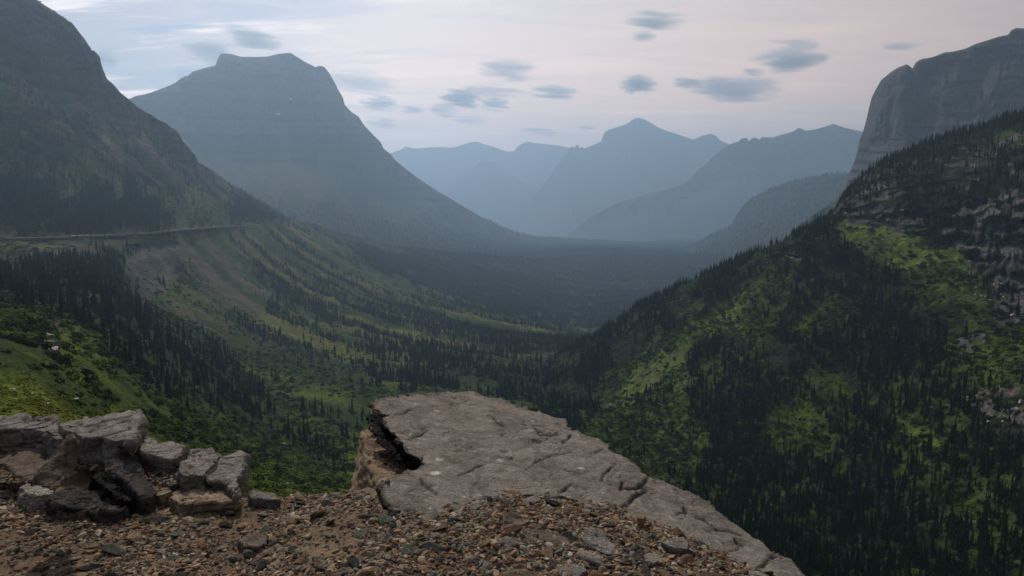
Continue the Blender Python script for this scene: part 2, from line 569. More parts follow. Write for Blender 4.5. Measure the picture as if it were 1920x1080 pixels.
col = mixc(col, upl * sstep(n_s * .8 + n_f * .5 + .1 * (T - 8), -0.05, 0.25) * .8, (0.15, 0.122, 0.085))
bandm = sstep(fbm(xyz(x / 350, y / 350, z / 30), 4, seed=47), .0, .16) * upl * sstep(T, 7.6, 8.4)
col = mixc(col, bandm * .95, (0.028, 0.026, 0.027))
col = mixc(col, upl * sstep(-n_s, 0.1, 0.3) * .5, (0.022, 0.036, 0.012))
col = mixc(col, fo * sstep(n_f + .5, 0.0, 0.5) * .85, FLOOR)
col = mixc(col, farm, (0.020, 0.028, 0.016))
col = mixc(col, scree * sstep(n_s * 1.1 + n_f * .6 + .32, 0.0, 0.4) * .9, SCREE)
rockc = np.array(ROCKC) * (1 + 1.1 * (fbm(xyz(x / 300, y / 300, z / 16), 4, seed=41)) + .5 * n_f).clip(.35, 2.2)[..., None]
k = (rock * sstep(n_f * .7 + n_m * .3 + .5 * rock, -0.15, 0.2))[..., None]
col = col * (1 - k) + rockc * k
col = np.clip(col, 0.01, 0.6)
mA = ground_mat('slope_cover', (14, 2.6, .7), (0.35, 0.35, .3), 4.0, 3.2)
meA = raw_mesh('hillside', VA, grid_faces(*PX.shape), mA, col=col.reshape(-1, 3))
tag(link('hillside', meA), 'green and stony left valley side sweeping down from the road to the forest floor', 'hillside', kind='structure')

# ---- right slope ------------------------------------------------------------
B = [
    [(900, 1180, 160), (1200, 1230, 190), (1500, 1350, 190), (2200, 1400, 170)],
    [(900, 940, 330), (1000, 905, 380), (1100, 872, 410), (1300, 925, 420), (1500, 965, 400), (1700, 1010, 370), (1920, 1050, 350), (2200, 1100, 320)],
    [(900, 860, 520), (1000, 810, 560), (1100, 795, 540), (1250, 850, 510), (1400, 860, 500), (1600, 860, 470), (1800, 850, 440), (1920, 850, 420), (2200, 850, 400)],
    [(900, 800, 680), (1000, 762, 700), (1050, 735, 680), (1200, 740, 610), (1400, 705, 580), (1600, 685, 560), (1800, 680, 530), (1920, 680, 500), (2200, 680, 470)],
    [(900, 780, 800), (1000, 740, 790), (1050, 700, 780), (1150, 655, 740), (1300, 605, 700), (1450, 570, 680), (1600, 550, 660), (1750, 545, 640), (1850, 570, 600), (1920, 590, 580), (2200, 590, 540)],
    [(900, 770, 850), (1000, 725, 850), (1050, 682, 840), (1150, 620, 800), (1300, 548, 760), (1450, 480, 745), (1560, 425, 745), (1650, 430, 720), (1750, 468, 690), (1850, 520, 650), (1920, 560, 625), (2200, 560, 590)],
    [(900, 765, 870), (1000, 718, 870), (1050, 672, 870), (1150, 610, 820), (1300, 536, 780), (1450, 466, 775), (1560, 410, 765), (1650, 395, 740), (1750, 400, 712), (1850, 410, 680), (1920, 395, 660), (2200, 390, 630)],
    [(900, 764, 900), (1000, 714, 900), (1060, 664, 900), (1100, 640, 880), (1150, 607, 860), (1200, 575, 850), (1300, 529, 830), (1350, 506, 825), (1400, 482, 820), (1470, 455, 810), (1500, 442, 805), (1540, 418, 800), (1562, 398, 805), (1580, 372, 815), (1600, 350, 830), (1630, 322, 850), (1660, 302, 865), (1700, 288, 880), (1740, 268, 890), (1780, 255, 900), (1850, 238, 920), (1880, 222, 930), (1920, 216, 940), (2200, 160, 1000)],
    [(900, 800, 1000), (1060, 730, 1010), (1300, 590, 950), (1470, 520, 930), (1600, 430, 950), (1700, 350, 1010), (1920, 300, 1080), (2200, 250, 1150)],
    [(900, 900, 1060), (1060, 860, 1120), (1300, 760, 1150), (1600, 640, 1200), (1920, 500, 1300), (2200, 450, 1350)],
]
pxB = np.arange(930, 2160, 2.4)
PX, PY, R, T = sheet(B, pxB, [30, 50, 60, 60, 66, 34, 70, 16, 12], sharp=(7,))
XYZ = at(PX, PY, R)
x, y, z = XYZ[..., 0], XYZ[..., 1], XYZ[..., 2]
m_cliff = poly_mask([
    ([(1560, 400), (1600, 385), (1640, 378), (1760, 405), (1850, 375), (1960, 330), (2100, 330), (2100, 600), (1920, 610), (1870, 560), (1800, 496), (1720, 445), (1600, 418)], 1.0),
    ([(1600, 340), (1680, 300), (1920, 240), (2100, 220), (2100, 340), (1850, 375), (1760, 400), (1640, 378), (1565, 400)], .55),
    ([(1460, 470), (1500, 460), (1520, 490), (1480, 500)], .8),
    ([(1780, 635), (1850, 620), (1850, 650), (1790, 655)], 1.0),
    ([(1510, 530), (1545, 525), (1560, 560), (1525, 555)], .8),
    ([(1640, 580), (1665, 570), (1670, 595), (1645, 598)], .8),
    ([(1410, 650), (1440, 655), (1440, 690), (1415, 690)], .6),
    ([(1560, 680), (1590, 690), (1580, 710)], .6),
    ([(1265, 725), (1280, 735), (1275, 745)], .8),
], 1)
m_talus = poly_mask([
    ([(1815, 745), (1880, 728), (1990, 735), (1990, 800), (1900, 805), (1850, 790)], .9),
    ([(1605, 455), (1660, 432), (1690, 440), (1650, 470), (1590, 480)], .35),
    ([(1800, 490), (1860, 540), (1900, 590), (1870, 590), (1820, 540)], .8),
], 2)
m_clear = poly_mask([
    ([(1112, 700), (1250, 632), (1290, 590), (1400, 538), (1470, 520), (1420, 580), (1330, 640), (1285, 690), (1270, 760), (1320, 790), (1312, 900), (1210, 895), (1080, 830), (1070, 790), (1150, 760), (1180, 720)], 1.0),
    ([(1545, 425), (1600, 405), (1712, 428), (1765, 478), (1805, 485), (1790, 510), (1700, 506), (1640, 500), (1560, 460)], 1.0),
    ([(1425, 800), (1490, 745), (1535, 770), (1555, 860), (1450, 835)], .8),
    ([(1560, 880), (1580, 870), (1590, 900)], .8),
    ([(1760, 640), (1990, 600), (1990, 730), (1880, 735), (1790, 700)], .75),
    ([(1680, 795), (1720, 780), (1800, 835), (1760, 862)], .9),
    ([(1560, 560), (1620, 570), (1600, 600), (1530, 620), (1490, 620)], .7),
    ([(1700, 530), (1800, 500), (1850, 530), (1800, 560), (1720, 570)], .5),
    ([(1400, 560), (1480, 560), (1460, 620), (1400, 640)], .45),
], 2)
m_bright = poly_mask([
    ([(1545, 425), (1600, 405), (1712, 428), (1765, 478), (1805, 485), (1790, 500), (1700, 500), (1640, 496), (1560, 456)], 1.0),
    ([(1180, 700), (1250, 655), (1300, 640), (1280, 690), (1180, 745), (1130, 755)], .7),
    ([(1300, 600), (1400, 548), (1440, 540), (1380, 590), (1300, 640)], .6),
    ([(1420, 640), (1450, 600), (1470, 560), (1485, 570), (1450, 640)], .5),
    ([(1690, 800), (1730, 790), (1780, 840), (1740, 850)], .7),
    ([(1800, 790), (1840, 800), (1830, 815), (1790, 800)], .5),
], 2)
m_openB = poly_mask([([(1560, 410), (1600, 340), (1920, 210), (2100, 180), (2100, 620), (1900, 600), (1850, 520), (1700, 440)], .35),
                     ([(1560, 405), (1610, 335), (1690, 285), (1920, 210), (2100, 180), (2100, 250), (1900, 260), (1740, 310), (1640, 350)], 0.0)], 2)
WX, WY = warp(PX, PY, XYZ, 45, 34, 511)
B_warp = (WX, WY)
rock = look(m_cliff, WX, WY); talus = look(m_talus, WX, WY); clear = look(m_clear, WX, WY); bright = look(m_bright, WX, WY)
az = np.arctan2(x, y)
n1 = fbm(xyz(x / 55, y / 140, z / 150), 5, seed=51)
n2 = fbm(xyz(x / 14, y / 14, z / 14), 4, seed=52)
sil = 1 - 0.7 * np.exp(-((T - 7) / 0.5) ** 2)
dz = (n1 * 15 + n2 * 4.0) * sil
cliffy = np.clip(rock, 0, 1)
blocks = fbm(xyz(az * 36, z / 17, R / 60), 5, seed=53, ridged=True) * 15 + fbm(xyz(az * 120, z / 6, 0 * R), 3, seed=57, ridged=True) * 5
led = z / 13 + 0.8 * vnoise(xyz(x / 70, y / 70, z / 40), 54)
ledge = sstep(led - np.floor(led), 0, .7) * 10 * np.clip(.5 + 1.2 * fbm(xyz(x / 50, y / 50, z / 30), 3, seed=56), 0, 1.2)
h = 1 + (blocks + ledge) * cliffy * sil / R
XYZ[..., 0] *= h; XYZ[..., 1] *= h
XYZ[..., 2] += dz * (1 - .5 * cliffy)
B_grid = (PX, PY, R, T, XYZ)
n_m = fbm(xyz(x / 45, y / 45, z / 45), 5, seed=61)
n_f = fbm(xyz(x / 9, y / 9, z / 9), 4, seed=62)
n_v = fbm(xyz(x / 30, y / 90, z / 60), 4, seed=63)
col = np.ones(PX.shape + (3,)) * np.array(FLOOR)
col = mixc(col, sstep(n_m + n_f * .4, -0.05, 0.2) * .9, (0.040, 0.064, 0.014))
col = mixc(col, sstep(n_m + n_f * .5, 0.2, 0.45) * .8, (0.052, 0.074, 0.02))
col = mixc(col, clear, (0.060, 0.092, 0.016))
col = mixc(col, clear * sstep(n_m + .5 * n_f, 0.0, 0.4) * .7, (0.10, 0.13, 0.026))
col = mixc(col, bright * sstep(n_v + .45, 0, .5), (0.125, 0.16, 0.032))
col = mixc(col, bright * sstep(n_v, 0.15, 0.4) * .7, (0.10, 0.085, 0.055))
rockc = np.array((0.092, 0.083, 0.078)) * (1 + 1.0 * fbm(xyz(x / 90, y / 90, z / 6), 4, seed=64) + .6 * n_f).clip(.3, 2.4)[..., None]
k = (sstep(rock * .8 + n_f * .6 + n_m * .5, .5, .72))[..., None]
col = col * (1 - k) + rockc * k
k = (talus * sstep(n_f, -0.2, 0.1))[..., None]
col = col * (1 - k) + np.array((0.14, 0.125, 0.115)) * k
col = np.clip(col, 0.008, 0.6)
mB = ground_mat('ridge_cover', (9, 2.2), (0.4, 0.4), 4.5, 4.5)
meB = raw_mesh('hill', XYZ.reshape(-1, 3), grid_faces(*PX.shape), mB, col=col.reshape(-1, 3))
tag(link('hill', meB), 'steep forested right slope with green clearings and a pale cliff band', 'hill', kind='structure')


# ---- the mountains behind ---------------------------------------------------
def mountain(label, curves, x0, x1, dx, rows, seed, sharp, cliff=(), rock=(0.055, 0.057, 0.062), low=(0.028, 0.036, 0.02), treeline=None, relief=1.0,
             crest=1, rugged=4.0, veg=None):
    pxs = np.arange(x0, x1, dx)
    PX, PY, R, T = sheet(curves, pxs, rows, sharp=sharp)
    P = at(PX, PY, R)
    x, y, z = P[..., 0], P[..., 1], P[..., 2]
    az = np.arctan2(x, y)
    s = R / 4500.0
    kc = len(curves) - 2
    sil = 1 - np.exp(-((T - kc) / 0.22) ** 2)
    n1 = fbm(xyz(az * 20, z / (420 * s), R * 0), 5, seed=seed, ridged=True)
    n2 = fbm(xyz(az * 80 + .4 * n1, z / (120 * s), 0 * R), 4, seed=seed + 1, ridged=True)
    led = z / (62 * s) + .7 * vnoise(xyz(x / (900 * s), y / (900 * s), z / (200 * s)), seed + 2)
    ledge = sstep(led - np.floor(led), 0, .6)
    up = sstep(T, kc * 0.35, kc * .8)
    brk = np.clip(.4 + fbm(xyz(x / (500 * s), y / (500 * s), z / (200 * s)), 3, seed=seed + 9), 0, 1)
    dr = (n1 * 120 * relief + n2 * 26 * relief + ledge * 15 * brk) * s * (0.35 + .65 * up) * sil
    h = 1 + dr / R
    P[..., 0] *= h; P[..., 1] *= h
    P[..., 2] += fbm(xyz(x / (160 * s), y / (160 * s), z / (160 * s)), 4, seed=seed + 3) * 16 * s * sil
    cr = np.exp(-((T - kc) / 0.22) ** 2)
    P[..., 2] += cr * fbm(xyz(x / (70 * s), 0 * y, 0 * z), 4, seed=seed + 5, ridged=True) * rugged * s
    col = np.ones(PX.shape + (3,)) * np.array(rock)
    col *= (1 + .4 * fbm(xyz(x / (1500 * s), y / (1500 * s), z / (26 * s)), 4, seed=seed + 6) + .12 * n2)[..., None]
    nn = fbm(xyz(az * 60, z / (160 * s), 0 * R), 5, seed=seed + 7)
    if treeline is not None:
        tl = np.interp(PX, *np.array(treeline, float).T)
        m = sstep((PY - tl) / 28 + nn * 2.2, -0.3, .6)
        col = mixc(col, m, low)
        gr = sstep((PY - tl + 42) / 28 + nn * 2.5, -.2, .8) * (1 - m)
        col = mixc(col, gr * .6, (0.05, 0.058, 0.03))
    col = np.clip(col, .008, .6)
    sm = float(s.mean())
    m = ground_mat('mountain_cover', (30 * sm,), (.25,), 22 * sm, 10 * sm)
    me = raw_mesh('mountain', P.reshape(-1, 3), grid_faces(*PX.shape), m, col=col.reshape(-1, 3))
    tag(link('mountain', me), label, 'mountain', kind='structure')
    return PX, PY, R, T, P


def ridge_curves(sil, r, prof, back=1.12):
    """near-to-far lines under a skyline; prof = (share of the way up, nearer by, foot row) list"""
    sil = np.array(sil, float)
    rr = np.interp(sil[:, 0], *np.array(r, float).T)
    out = []
    for share, dr, foot in prof:
        f = np.interp(sil[:, 0], *np.array(foot, float).T) if isinstance(foot, (list, tuple)) else foot
        out.append([(a, f + (b - f) * share if f > b else b + (1 - share) * 6, q * dr) for a, b, q, f in zip(sil[:, 0], sil[:, 1], rr, np.broadcast_to(f, len(sil)))])
    out.append([(a, b, q) for (a, b), q in zip(sil, rr)])
    out.append([(a, b + 60, q * back) for (a, b), q in zip(sil, rr)])
    return out


M_sil = [(60, 215), (200, 200), (258, 180), (272, 178), (300, 168), (318, 160), (335, 151), (343, 145), (352, 143), (362, 134), (385, 127), (404, 122), (409, 108), (415, 101), (430, 101), (455, 106), (480, 108), (500, 106), (522, 102), (545, 98.5), (551, 103), (560, 109), (575, 117), (590, 126), (600, 123), (608, 126), (618, 138), (628, 156), (636, 172), (643, 182), (646, 196), (658, 210), (672, 218), (683, 236), (693, 246), (700, 254), (713, 266), (719, 279), (733, 289), (740, 300), (760, 316), (800, 346), (850, 376), (900, 406), (950, 431), (1000, 444), (1060, 449), (1130, 453), (1300, 462)]
M_r = [(60, 4600), (400, 4500), (600, 4400), (750, 4700), (900, 5400), (1050, 6400), (1300, 7000)]
M_foot = [(60, 500), (540, 480), (640, 480), (750, 488), (850, 494), (1000, 480), (1100, 470), (1300, 480)]
M_grid = mountain('broad hazy blue mountain with a flat notched summit in the left of the valley',
                  ridge_curves(M_sil, M_r, [(0, .62, M_foot), (.30, .74, M_foot), (.55, .87, M_foot), (.8, .945, M_foot)]),
                  100, 1290, 2.2, [40, 50, 50, 50, 10], 100, (4,), treeline=[(100, 330), (500, 350), (640, 375), (760, 385), (860, 400), (950, 420), (1300, 430)])
C_sil = [(1440, 460), (1480, 440), (1512, 414), (1530, 398), (1545, 390), (1560, 378), (1575, 360), (1586, 345), (1590, 330), (1598, 312), (1603, 300), (1608, 282), (1612, 262), (1619, 245), (1624, 226), (1630, 200), (1634, 184), (1642, 168), (1652, 150), (1668, 137), (1684, 127), (1700, 121), (1705, 124), (1711, 129), (1717, 117), (1728, 111), (1748, 107), (1770, 99), (1790, 96), (1810, 91), (1830, 82), (1850, 76), (1872, 69), (1890, 66), (1896, 57), (1906, 53), (1925, 54), (1980, 40), (2100, 10), (2250, -20)]
C_r = [(1440, 2300), (1600, 2500), (1700, 2450), (2250, 2300)]
C_foot = [(1440, 500), (1600, 480), (2250, 470)]
mountain('tall grey cliff mountain rising behind the forested right ridge', ridge_curves(C_sil, C_r, [(0, .72, C_foot), (.35, .86, C_foot), (.6, .94, C_foot)], 1.1),
         1444, 2240, 1.6, [40, 60, 90, 10], 130, (3,), treeline=[(1440, 340), (1600, 400), (2250, 420)], rock=(0.068, 0.067, 0.070), relief=.55, rugged=2.5)
D_sil = [(1240, 478), (1300, 462), (1340, 437), (1360, 430), (1372, 424), (1380, 408), (1392, 391), (1402, 378), (1420, 367), (1440, 357), (1470, 347), (1500, 337), (1530, 331), (1560, 327), (1600, 326), (1700, 330)]
D_grid = mountain('low rounded forested hill below the hazy peaks beside the right cliff', ridge_curves(D_sil, [(1240, 5200), (1700, 4300)], [(0, .66, 500), (.4, .8, 500), (.75, .93, 500)]),
                  1244, 1690, 2.2, [20, 30, 30, 8], 160, (3,), treeline=[(1240, 200), (1700, 200)], rugged=6)
E_sil = [(1040, 462), (1080, 428), (1110, 405), (1140, 390), (1160, 380), (1200, 368), (1240, 358), (1275, 348), (1292, 338), (1308, 320), (1325, 306), (1342, 290), (1356, 278), (1370, 270), (1385, 265), (1390, 260), (1400, 259), (1405, 266), (1409, 259), (1418, 258), (1424, 263), (1428, 257), (1450, 258), (1465, 253), (1480, 249), (1488, 246), (1497, 240), (1504, 242), (1511, 246), (1530, 242), (1548, 237), (1562, 232.5), (1572, 236), (1588, 240), (1612, 246), (1700, 250)]
mountain('hazy ridge with small stone teeth sloping down leftwards from the right cliff', ridge_curves(E_sil, [(1040, 8000), (1700, 8600)], [(0, .8, 490), (.4, .88, 490), (.75, .96, 490)]),
         1044, 1690, 2.4, [16, 34, 34, 8], 190, (3,), rugged=3)
F_sil = [(940, 450), (980, 400), (1000, 370), (1020, 345), (1045, 310), (1062, 285), (1070, 276), (1075, 273), (1077, 280), (1080, 271), (1083, 270), (1087, 279), (1090, 274), (1096, 279), (1100, 276), (1112, 272), (1128, 265), (1132, 250), (1142, 243), (1160, 238), (1172, 234), (1182, 228), (1188, 223), (1198, 221), (1208, 224), (1222, 231), (1232, 238), (1250, 245), (1275, 254), (1300, 262), (1318, 254), (1333, 251), (1343, 255), (1350, 263), (1367, 270), (1420, 300), (1500, 340)]
mountain('pale blue domed peak with small spires on its left shoulder', ridge_curves(F_sil, [(940, 11500), (1500, 12000)], [(0, .78, 500), (.4, .88, 500), (.75, .96, 500)]),
         944, 1490, 2.4, [16, 34, 34, 8], 220, (3,), rugged=2.5)
G_sil = [(600, 320), (690, 300), (735, 287), (742, 284), (752, 281), (760, 274), (768, 277), (778, 279), (800, 277), (830, 276), (850, 277), (868, 271), (880, 267), (895, 266), (905, 270), (930, 277), (950, 284), (964, 284), (970, 276), (980, 269), (990, 266), (1010, 269), (1040, 272), (1065, 276), (1090, 285), (1200, 300)]
mountain('palest far ridge closing the valley with a stepped crest', ridge_curves(G_sil, [(600, 14300), (1200, 14300)], [(0, .84, 500), (.5, .92, 500), (.8, .97, 500)], 1.06),
         610, 1190, 2.6, [14, 30, 30, 8], 250, (3,), rugged=2.0)
H_sil = [(780, 470), (820, 390), (850, 345), (880, 318), (905, 300), (930, 306), (960, 330), (985, 345), (1010, 352), (1050, 400), (1080, 460)]
mountain('faint lower spur in front of the palest far ridge', ridge_curves(H_sil, [(780, 12600), (1080, 12900)], [(0, .88, 500), (.6, .95, 500)], 1.08),
         784, 1076, 2.6, [14, 30, 8], 280, (2,), rugged=3.0)

# ---- the air: smoke haze in one closed box ----------------------------------
HAZE = 1.15e-4
hm = bpy.data.materials.new('haze'); hm.use_nodes = True
ht = hm.node_tree
for n in list(ht.nodes):
    ht.nodes.remove(n)
pv = ht.nodes.new('ShaderNodeVolumePrincipled')
pv.inputs['Color'].default_value = (0.49, 0.70, 0.96, 1)
pv.inputs['Density'].default_value = HAZE
pv.inputs['Anisotropy'].default_value = 0.55
ho = ht.nodes.new('ShaderNodeOutputMaterial')
ht.links.new(pv.outputs[0], ho.inputs['Volume'])
bx0, bx1, by0, by1, bz0, bz1 = -14000, 14000, -2000, 18000, -761.5, 1420
V = [(a, b, c) for c in (bz0, bz1) for b in (by0, by1) for a in (bx0, bx1)]
hz = raw_mesh('haze', V, [(0, 2, 3, 1), (4, 5, 7, 6), (0, 1, 5, 4), (2, 6, 7, 3), (0, 4, 6, 2), (1, 3, 7, 5)], hm, smooth=False)
tag(link('haze', hz), 'pale blue smoke haze filling the whole valley', 'haze', kind='stuff')
# ------------------------------------------------------------------ foreground: ledge, slab, boulders, rubble
def rock_mat(name, base, dark, light, grain=1.0, stain=(0.16, 0.11, 0.07), stain_k=.35, rough=.88, bumpd=.006, attr=False):
    m, nt, b = newmat(name, rough)
    L = nt.links
    tc = nt.nodes.new('ShaderNodeTexCoord'); v = tc.outputs['Object']

    def mix(f, a, c):
        n = nt.nodes.new('ShaderNodeMix'); n.data_type = 'RGBA'
        for s, q in ((n.inputs[0], f), (n.inputs[6], a), (n.inputs[7], c)):
            if isinstance(q, tuple):
                s.default_value = (*q, 1)
            elif isinstance(q, float):
                s.default_value = q
            else:
                L.new(q, s)
        return n.outputs[2]
    n1 = noise_node(nt, v, 2.2 * grain, 6, .65, .6)
    c = mix(maprange(nt, n1, .35, .65, 0, 1), dark, base)
    n2 = noise_node(nt, v, 9 * grain, 8, .7, .8)
    c = mix(maprange(nt, n2, .47, .68, 0, .8), c, light)
    n3 = noise_node(nt, v, 3.6 * grain, 5, .6, 1.2)
    c = mix(maprange(nt, n3, .55, .72, 0, stain_k), c, stain)
    n4 = noise_node(nt, v, 90 * grain, 3, .7)
    c = mul_col(nt, c, maprange(nt, n4, .25, .75, .55, 1.5))
    if attr:
        a_ = nt.nodes.new('ShaderNodeAttribute'); a_.attribute_name = 'col'
        q = nt.nodes.new('ShaderNodeVectorMath'); q.operation = 'MULTIPLY'
        L.new(c, q.inputs[0]); L.new(a_.outputs['Color'], q.inputs[1]); c = q.outputs[0]
    L.new(c, b.inputs['Base Color'])
    h1 = noise_node(nt, v, 7 * grain, 10, .72, .4)
    # hairline fractures
    vo = nt.nodes.new('ShaderNodeTexVoronoi'); vo.feature = 'DISTANCE_TO_EDGE'; vo.inputs['Scale'].default_value = 1.9 * grain
    wv = nt.nodes.new('ShaderNodeVectorMath'); wv.operation = 'ADD'
    nz = nt.nodes.new('ShaderNodeTexNoise'); nz.inputs['Scale'].default_value = 3.0 * grain; nz.inputs['Detail'].default_value = 5
    L.new(v, nz.inputs['Vector'])
    sc_ = nt.nodes.new('ShaderNodeVectorMath'); sc_.operation = 'SCALE'; sc_.inputs['Scale'].default_value = .55 / grain
    L.new(nz.outputs['Color'], sc_.inputs[0]); L.new(v, wv.inputs[0]); L.new(sc_.outputs[0], wv.inputs[1]); L.new(wv.outputs[0], vo.inputs['Vector'])
    cr = maprange(nt, vo.outputs['Distance'], 0.0, .02, 0.0, 1.0)
    p = bump(nt, b, h1, bumpd * 9)
    n5 = noise_node(nt, v, 60 * grain, 4, .7)
    p = bump(nt, b, n5, bumpd * 2, 1, p)
    gate = maprange(nt, noise_node(nt, v, 1.3 * grain, 2), .5, .58, 0, 1)
    mx = nt.nodes.new('ShaderNodeMath'); mx.operation = 'MAXIMUM'; L.new(cr, mx.inputs[0]); L.new(gate, mx.inputs[1])
    bump(nt, b, mx.outputs[0], bumpd * 1.5, 1, p)
    return m


SLABM = rock_mat('slab_stone', (0.315, 0.280, 0.246), (0.18, 0.162, 0.145), (0.45, 0.40, 0.35), 1.3, stain=(.23, .18, .135), stain_k=.3, bumpd=.007, attr=True)
GREYM = rock_mat('grey_stone', (0.317, 0.285, 0.262), (0.191, 0.171, 0.159), (0.523, 0.476, 0.429), 1.8)
DARKM = rock_mat('dark_stone', (0.083, 0.076, 0.073), (0.048, 0.046, 0.047), (0.166, 0.145, 0.131), 1.8, stain_k=.15)
TANM = rock_mat('tan_stone', (0.429, 0.309, 0.214), (0.254, 0.187, 0.143), (0.572, 0.460, 0.333), 1.6)
BROWNM = rock_mat('brown_stone', (0.222, 0.171, 0.137), (0.127, 0.101, 0.086), (0.350, 0.285, 0.230), 1.8)
PALEM = rock_mat('pale_stone', (0.523, 0.460, 0.397), (0.317, 0.277, 0.246), (0.620, 0.620, 0.588), 1.8)
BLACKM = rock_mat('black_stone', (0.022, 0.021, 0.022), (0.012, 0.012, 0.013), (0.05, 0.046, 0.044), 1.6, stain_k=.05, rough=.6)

_tmp = []


def solid(A, B, voxel):
    """closed block between two outlines with the same number of corners, evenly remeshed"""
    n = len(A)
    bm = bmesh.new()
    va = [bm.verts.new(tuple(p)) for p in A]; vb = [bm.verts.new(tuple(p)) for p in B]
    bm.faces.new(va); bm.faces.new(vb[::-1])
    for i in range(n):
        bm.faces.new((va[i], vb[i], vb[(i + 1) % n], va[(i + 1) % n]))
    bmesh.ops.recalc_face_normals(bm, faces=bm.faces)
    bmesh.ops.triangulate(bm, faces=bm.faces)
    me = bpy.data.meshes.new('block'); bm.to_mesh(me); bm.free()
    o = bpy.data.objects.new('block', me); C.objects.link(o)
    md = o.modifiers.new('r', 'REMESH'); md.mode = 'VOXEL'; md.voxel_size = voxel
    dg = bpy.context.evaluated_depsgraph_get()
    ev = o.evaluated_get(dg); m2 = ev.to_mesh()
    V = np.zeros(len(m2.vertices) * 3, np.float32); m2.vertices.foreach_get('co', V); V = V.reshape(-1, 3)
    N = np.zeros(len(m2.vertices) * 3, np.float32); m2.vertices.foreach_get('normal', N); N = N.reshape(-1, 3)
    F = np.zeros(len(m2.loops), np.int32); m2.loops.foreach_get('vertex_index', F); F = F.reshape(-1, 4)
    ev.to_mesh_clear()
    bpy.data.objects.remove(o); bpy.data.meshes.remove(me)
    return V.astype(float), N.astype(float), F


def weather(V, N, size, seed, amp=1.0, bed=None):
    """broken-stone relief: facets, bedding steps, chips"""
    s = size
    lowf = fbm(V / (s * .55), 3, seed=seed)
    cell = fbm(V / (s * .16) + 3.1 * lowf[:, None], 4, seed=seed + 1, ridged=True)
    step = fbm(V / (s * .3), 3, seed=seed + 2) * 2.2
    stp = (np.floor(step * 3) + sstep(step * 3 - np.floor(step * 3), .55, 1)) / 3
    small = fbm(V / (s * .04), 3, seed=seed + 3)
    top = 0.0
    if bed is not None:
        top = sstep(np.abs(N @ (bed / np.linalg.norm(bed))), .75, .95)
    d = (.030 * lowf + .018 * cell * (1 - .8 * top) + .034 * stp * (1 - .55 * top) + .010 * small) * s * amp
    ck = np.minimum(np.abs(fbm(V / (s * .42) + 9.1, 3, seed=seed + 7)), np.abs(fbm(V / (s * .36) - 4.3, 3, seed=seed + 8)))
    d = d - .030 * s * np.exp(-(ck / .022) ** 2)
    V = V + N * d[:, None]
    if bed is not None:                      # bedding planes showing on the broken sides
        b = bed / np.linalg.norm(bed)
        hgt = V @ b
        side = 1 - np.abs(N @ b) ** 2
        q = hgt / (s * .09) + .8 * fbm(V / (s * .5), 2, seed=seed + 4)
        V = V + N * ((sstep(q - np.floor(q), 0, .22) - .5) * .034 * s * side * amp)[:, None]
    return V


def place(name, V, F, mat, label=None, cat=None, parent=None, group=None, kind=None, col=None):
    org = V.mean(0); org[2] = V[:, 2].min()
    if parent is not None:
        org = np.zeros(3)
    me = raw_mesh(name, V - org, F, mat, col=col)
    o = link(name, me, parent)
    if parent is None:
        o.location = org
    return tag(o, label, cat, group, kind)


def ccw(pts):
    p = np.asarray(pts); a = np.sum(p[:, 0] * np.roll(p[:, 1], -1) - np.roll(p[:, 0], -1) * p[:, 1])
    return p if a > 0 else p[::-1]


# the ledge plane that the slab lies on and the gravel drifts over
PZ0, PZX, PZY = -1.70, -0.16, 0.02
GB = np.array([(-400, 700), (600, 700), (640, 925), (700, 925), (735, 935), (760, 955), (800, 945), (850, 936), (930, 932), (1000, 930), (1050, 931), (1110, 945), (1150, 950), (1200, 972), (1260, 1000), (1330, 1034), (1400, 1066), (1460, 1092), (1520, 1115), (1700, 1180), (2300, 1300)], float)
GE = np.array([(-400, 818), (0, 818), (120, 822), (240, 836), (300, 868), (380, 900), (440, 930), (470, 938), (560, 930), (650, 922), (690, 905), (740, 922), (800, 925), (850, 918), (1000, 912), (1110, 927), (1200, 955), (1330, 1016), (1460, 1074), (1520, 1100), (1560, 1140), (1700, 1240), (2300, 1500)], float)
gx = np.arange(-420, 2260, 5.0)
srow = np.concatenate([np.linspace(0, 1, 150) ** .8, 1 + np.linspace(.02, 1, 26)])


def ground_z(x, y):
    left = sstep(-x, .35, 1.3)
    return (PZ0 + PZX * x + PZY * y) * (1 - left) + (-1.66 + .015 * (x + 1)) * left


PXg = np.broadcast_to(gx[None], (len(srow), len(gx)))
edge = np.interp(PXg, *GE.T)
sr_ = np.minimum(srow, 1)[:, None]
PYg = 1900 + (edge - 1900) * (1 - (1 - sr_) ** 1.25)
d = ray(PXg, PYg)
t = 1.66 / -d[..., 2]
for _ in range(6):
    p = d * t[..., None]
    t = t * (ground_z(p[..., 0], p[..., 1]) / p[..., 2]) ** .8
p = d * t[..., None]
gbound = np.interp(PXg, *GB.T)
sgn = np.clip((PYg - gbound) / 26, -3, 1.6)
x, y = p[..., 0], p[..., 1]
nz = fbm(xyz(x / .55, y / .55, 0 * x), 5, seed=201)
nf = fbm(xyz(x / .05, y / .05, 0 * x), 3, seed=202)
p[..., 2] += (.018 * sgn - .012) * np.where(PXg > 640, 1, 0) + .028 * nz * sstep(srow[:, None], 0, .4) + .006 * nf
over = np.clip(srow - 1, 0, 1)[:, None]
rad = np.hypot(p[..., 0], p[..., 1])
k = (rad + 4.6 * over ** 1.15) / rad
p[..., 0] *= k; p[..., 1] *= k
p[..., 2] -= 4.3 * over ** .8 + .10 * over * nz
SOIL = ground_mat('gravel_soil', (.25, .02), (.35, .35), .018, .006)
gn = fbm(xyz(x / .4, y / .4, 0 * x), 4, seed=203)
gc = np.ones(p.shape) * np.array((0.115, 0.082, 0.056))
gc = mixc(gc, sstep(gn, 0, .35), (0.15, 0.108, 0.074))
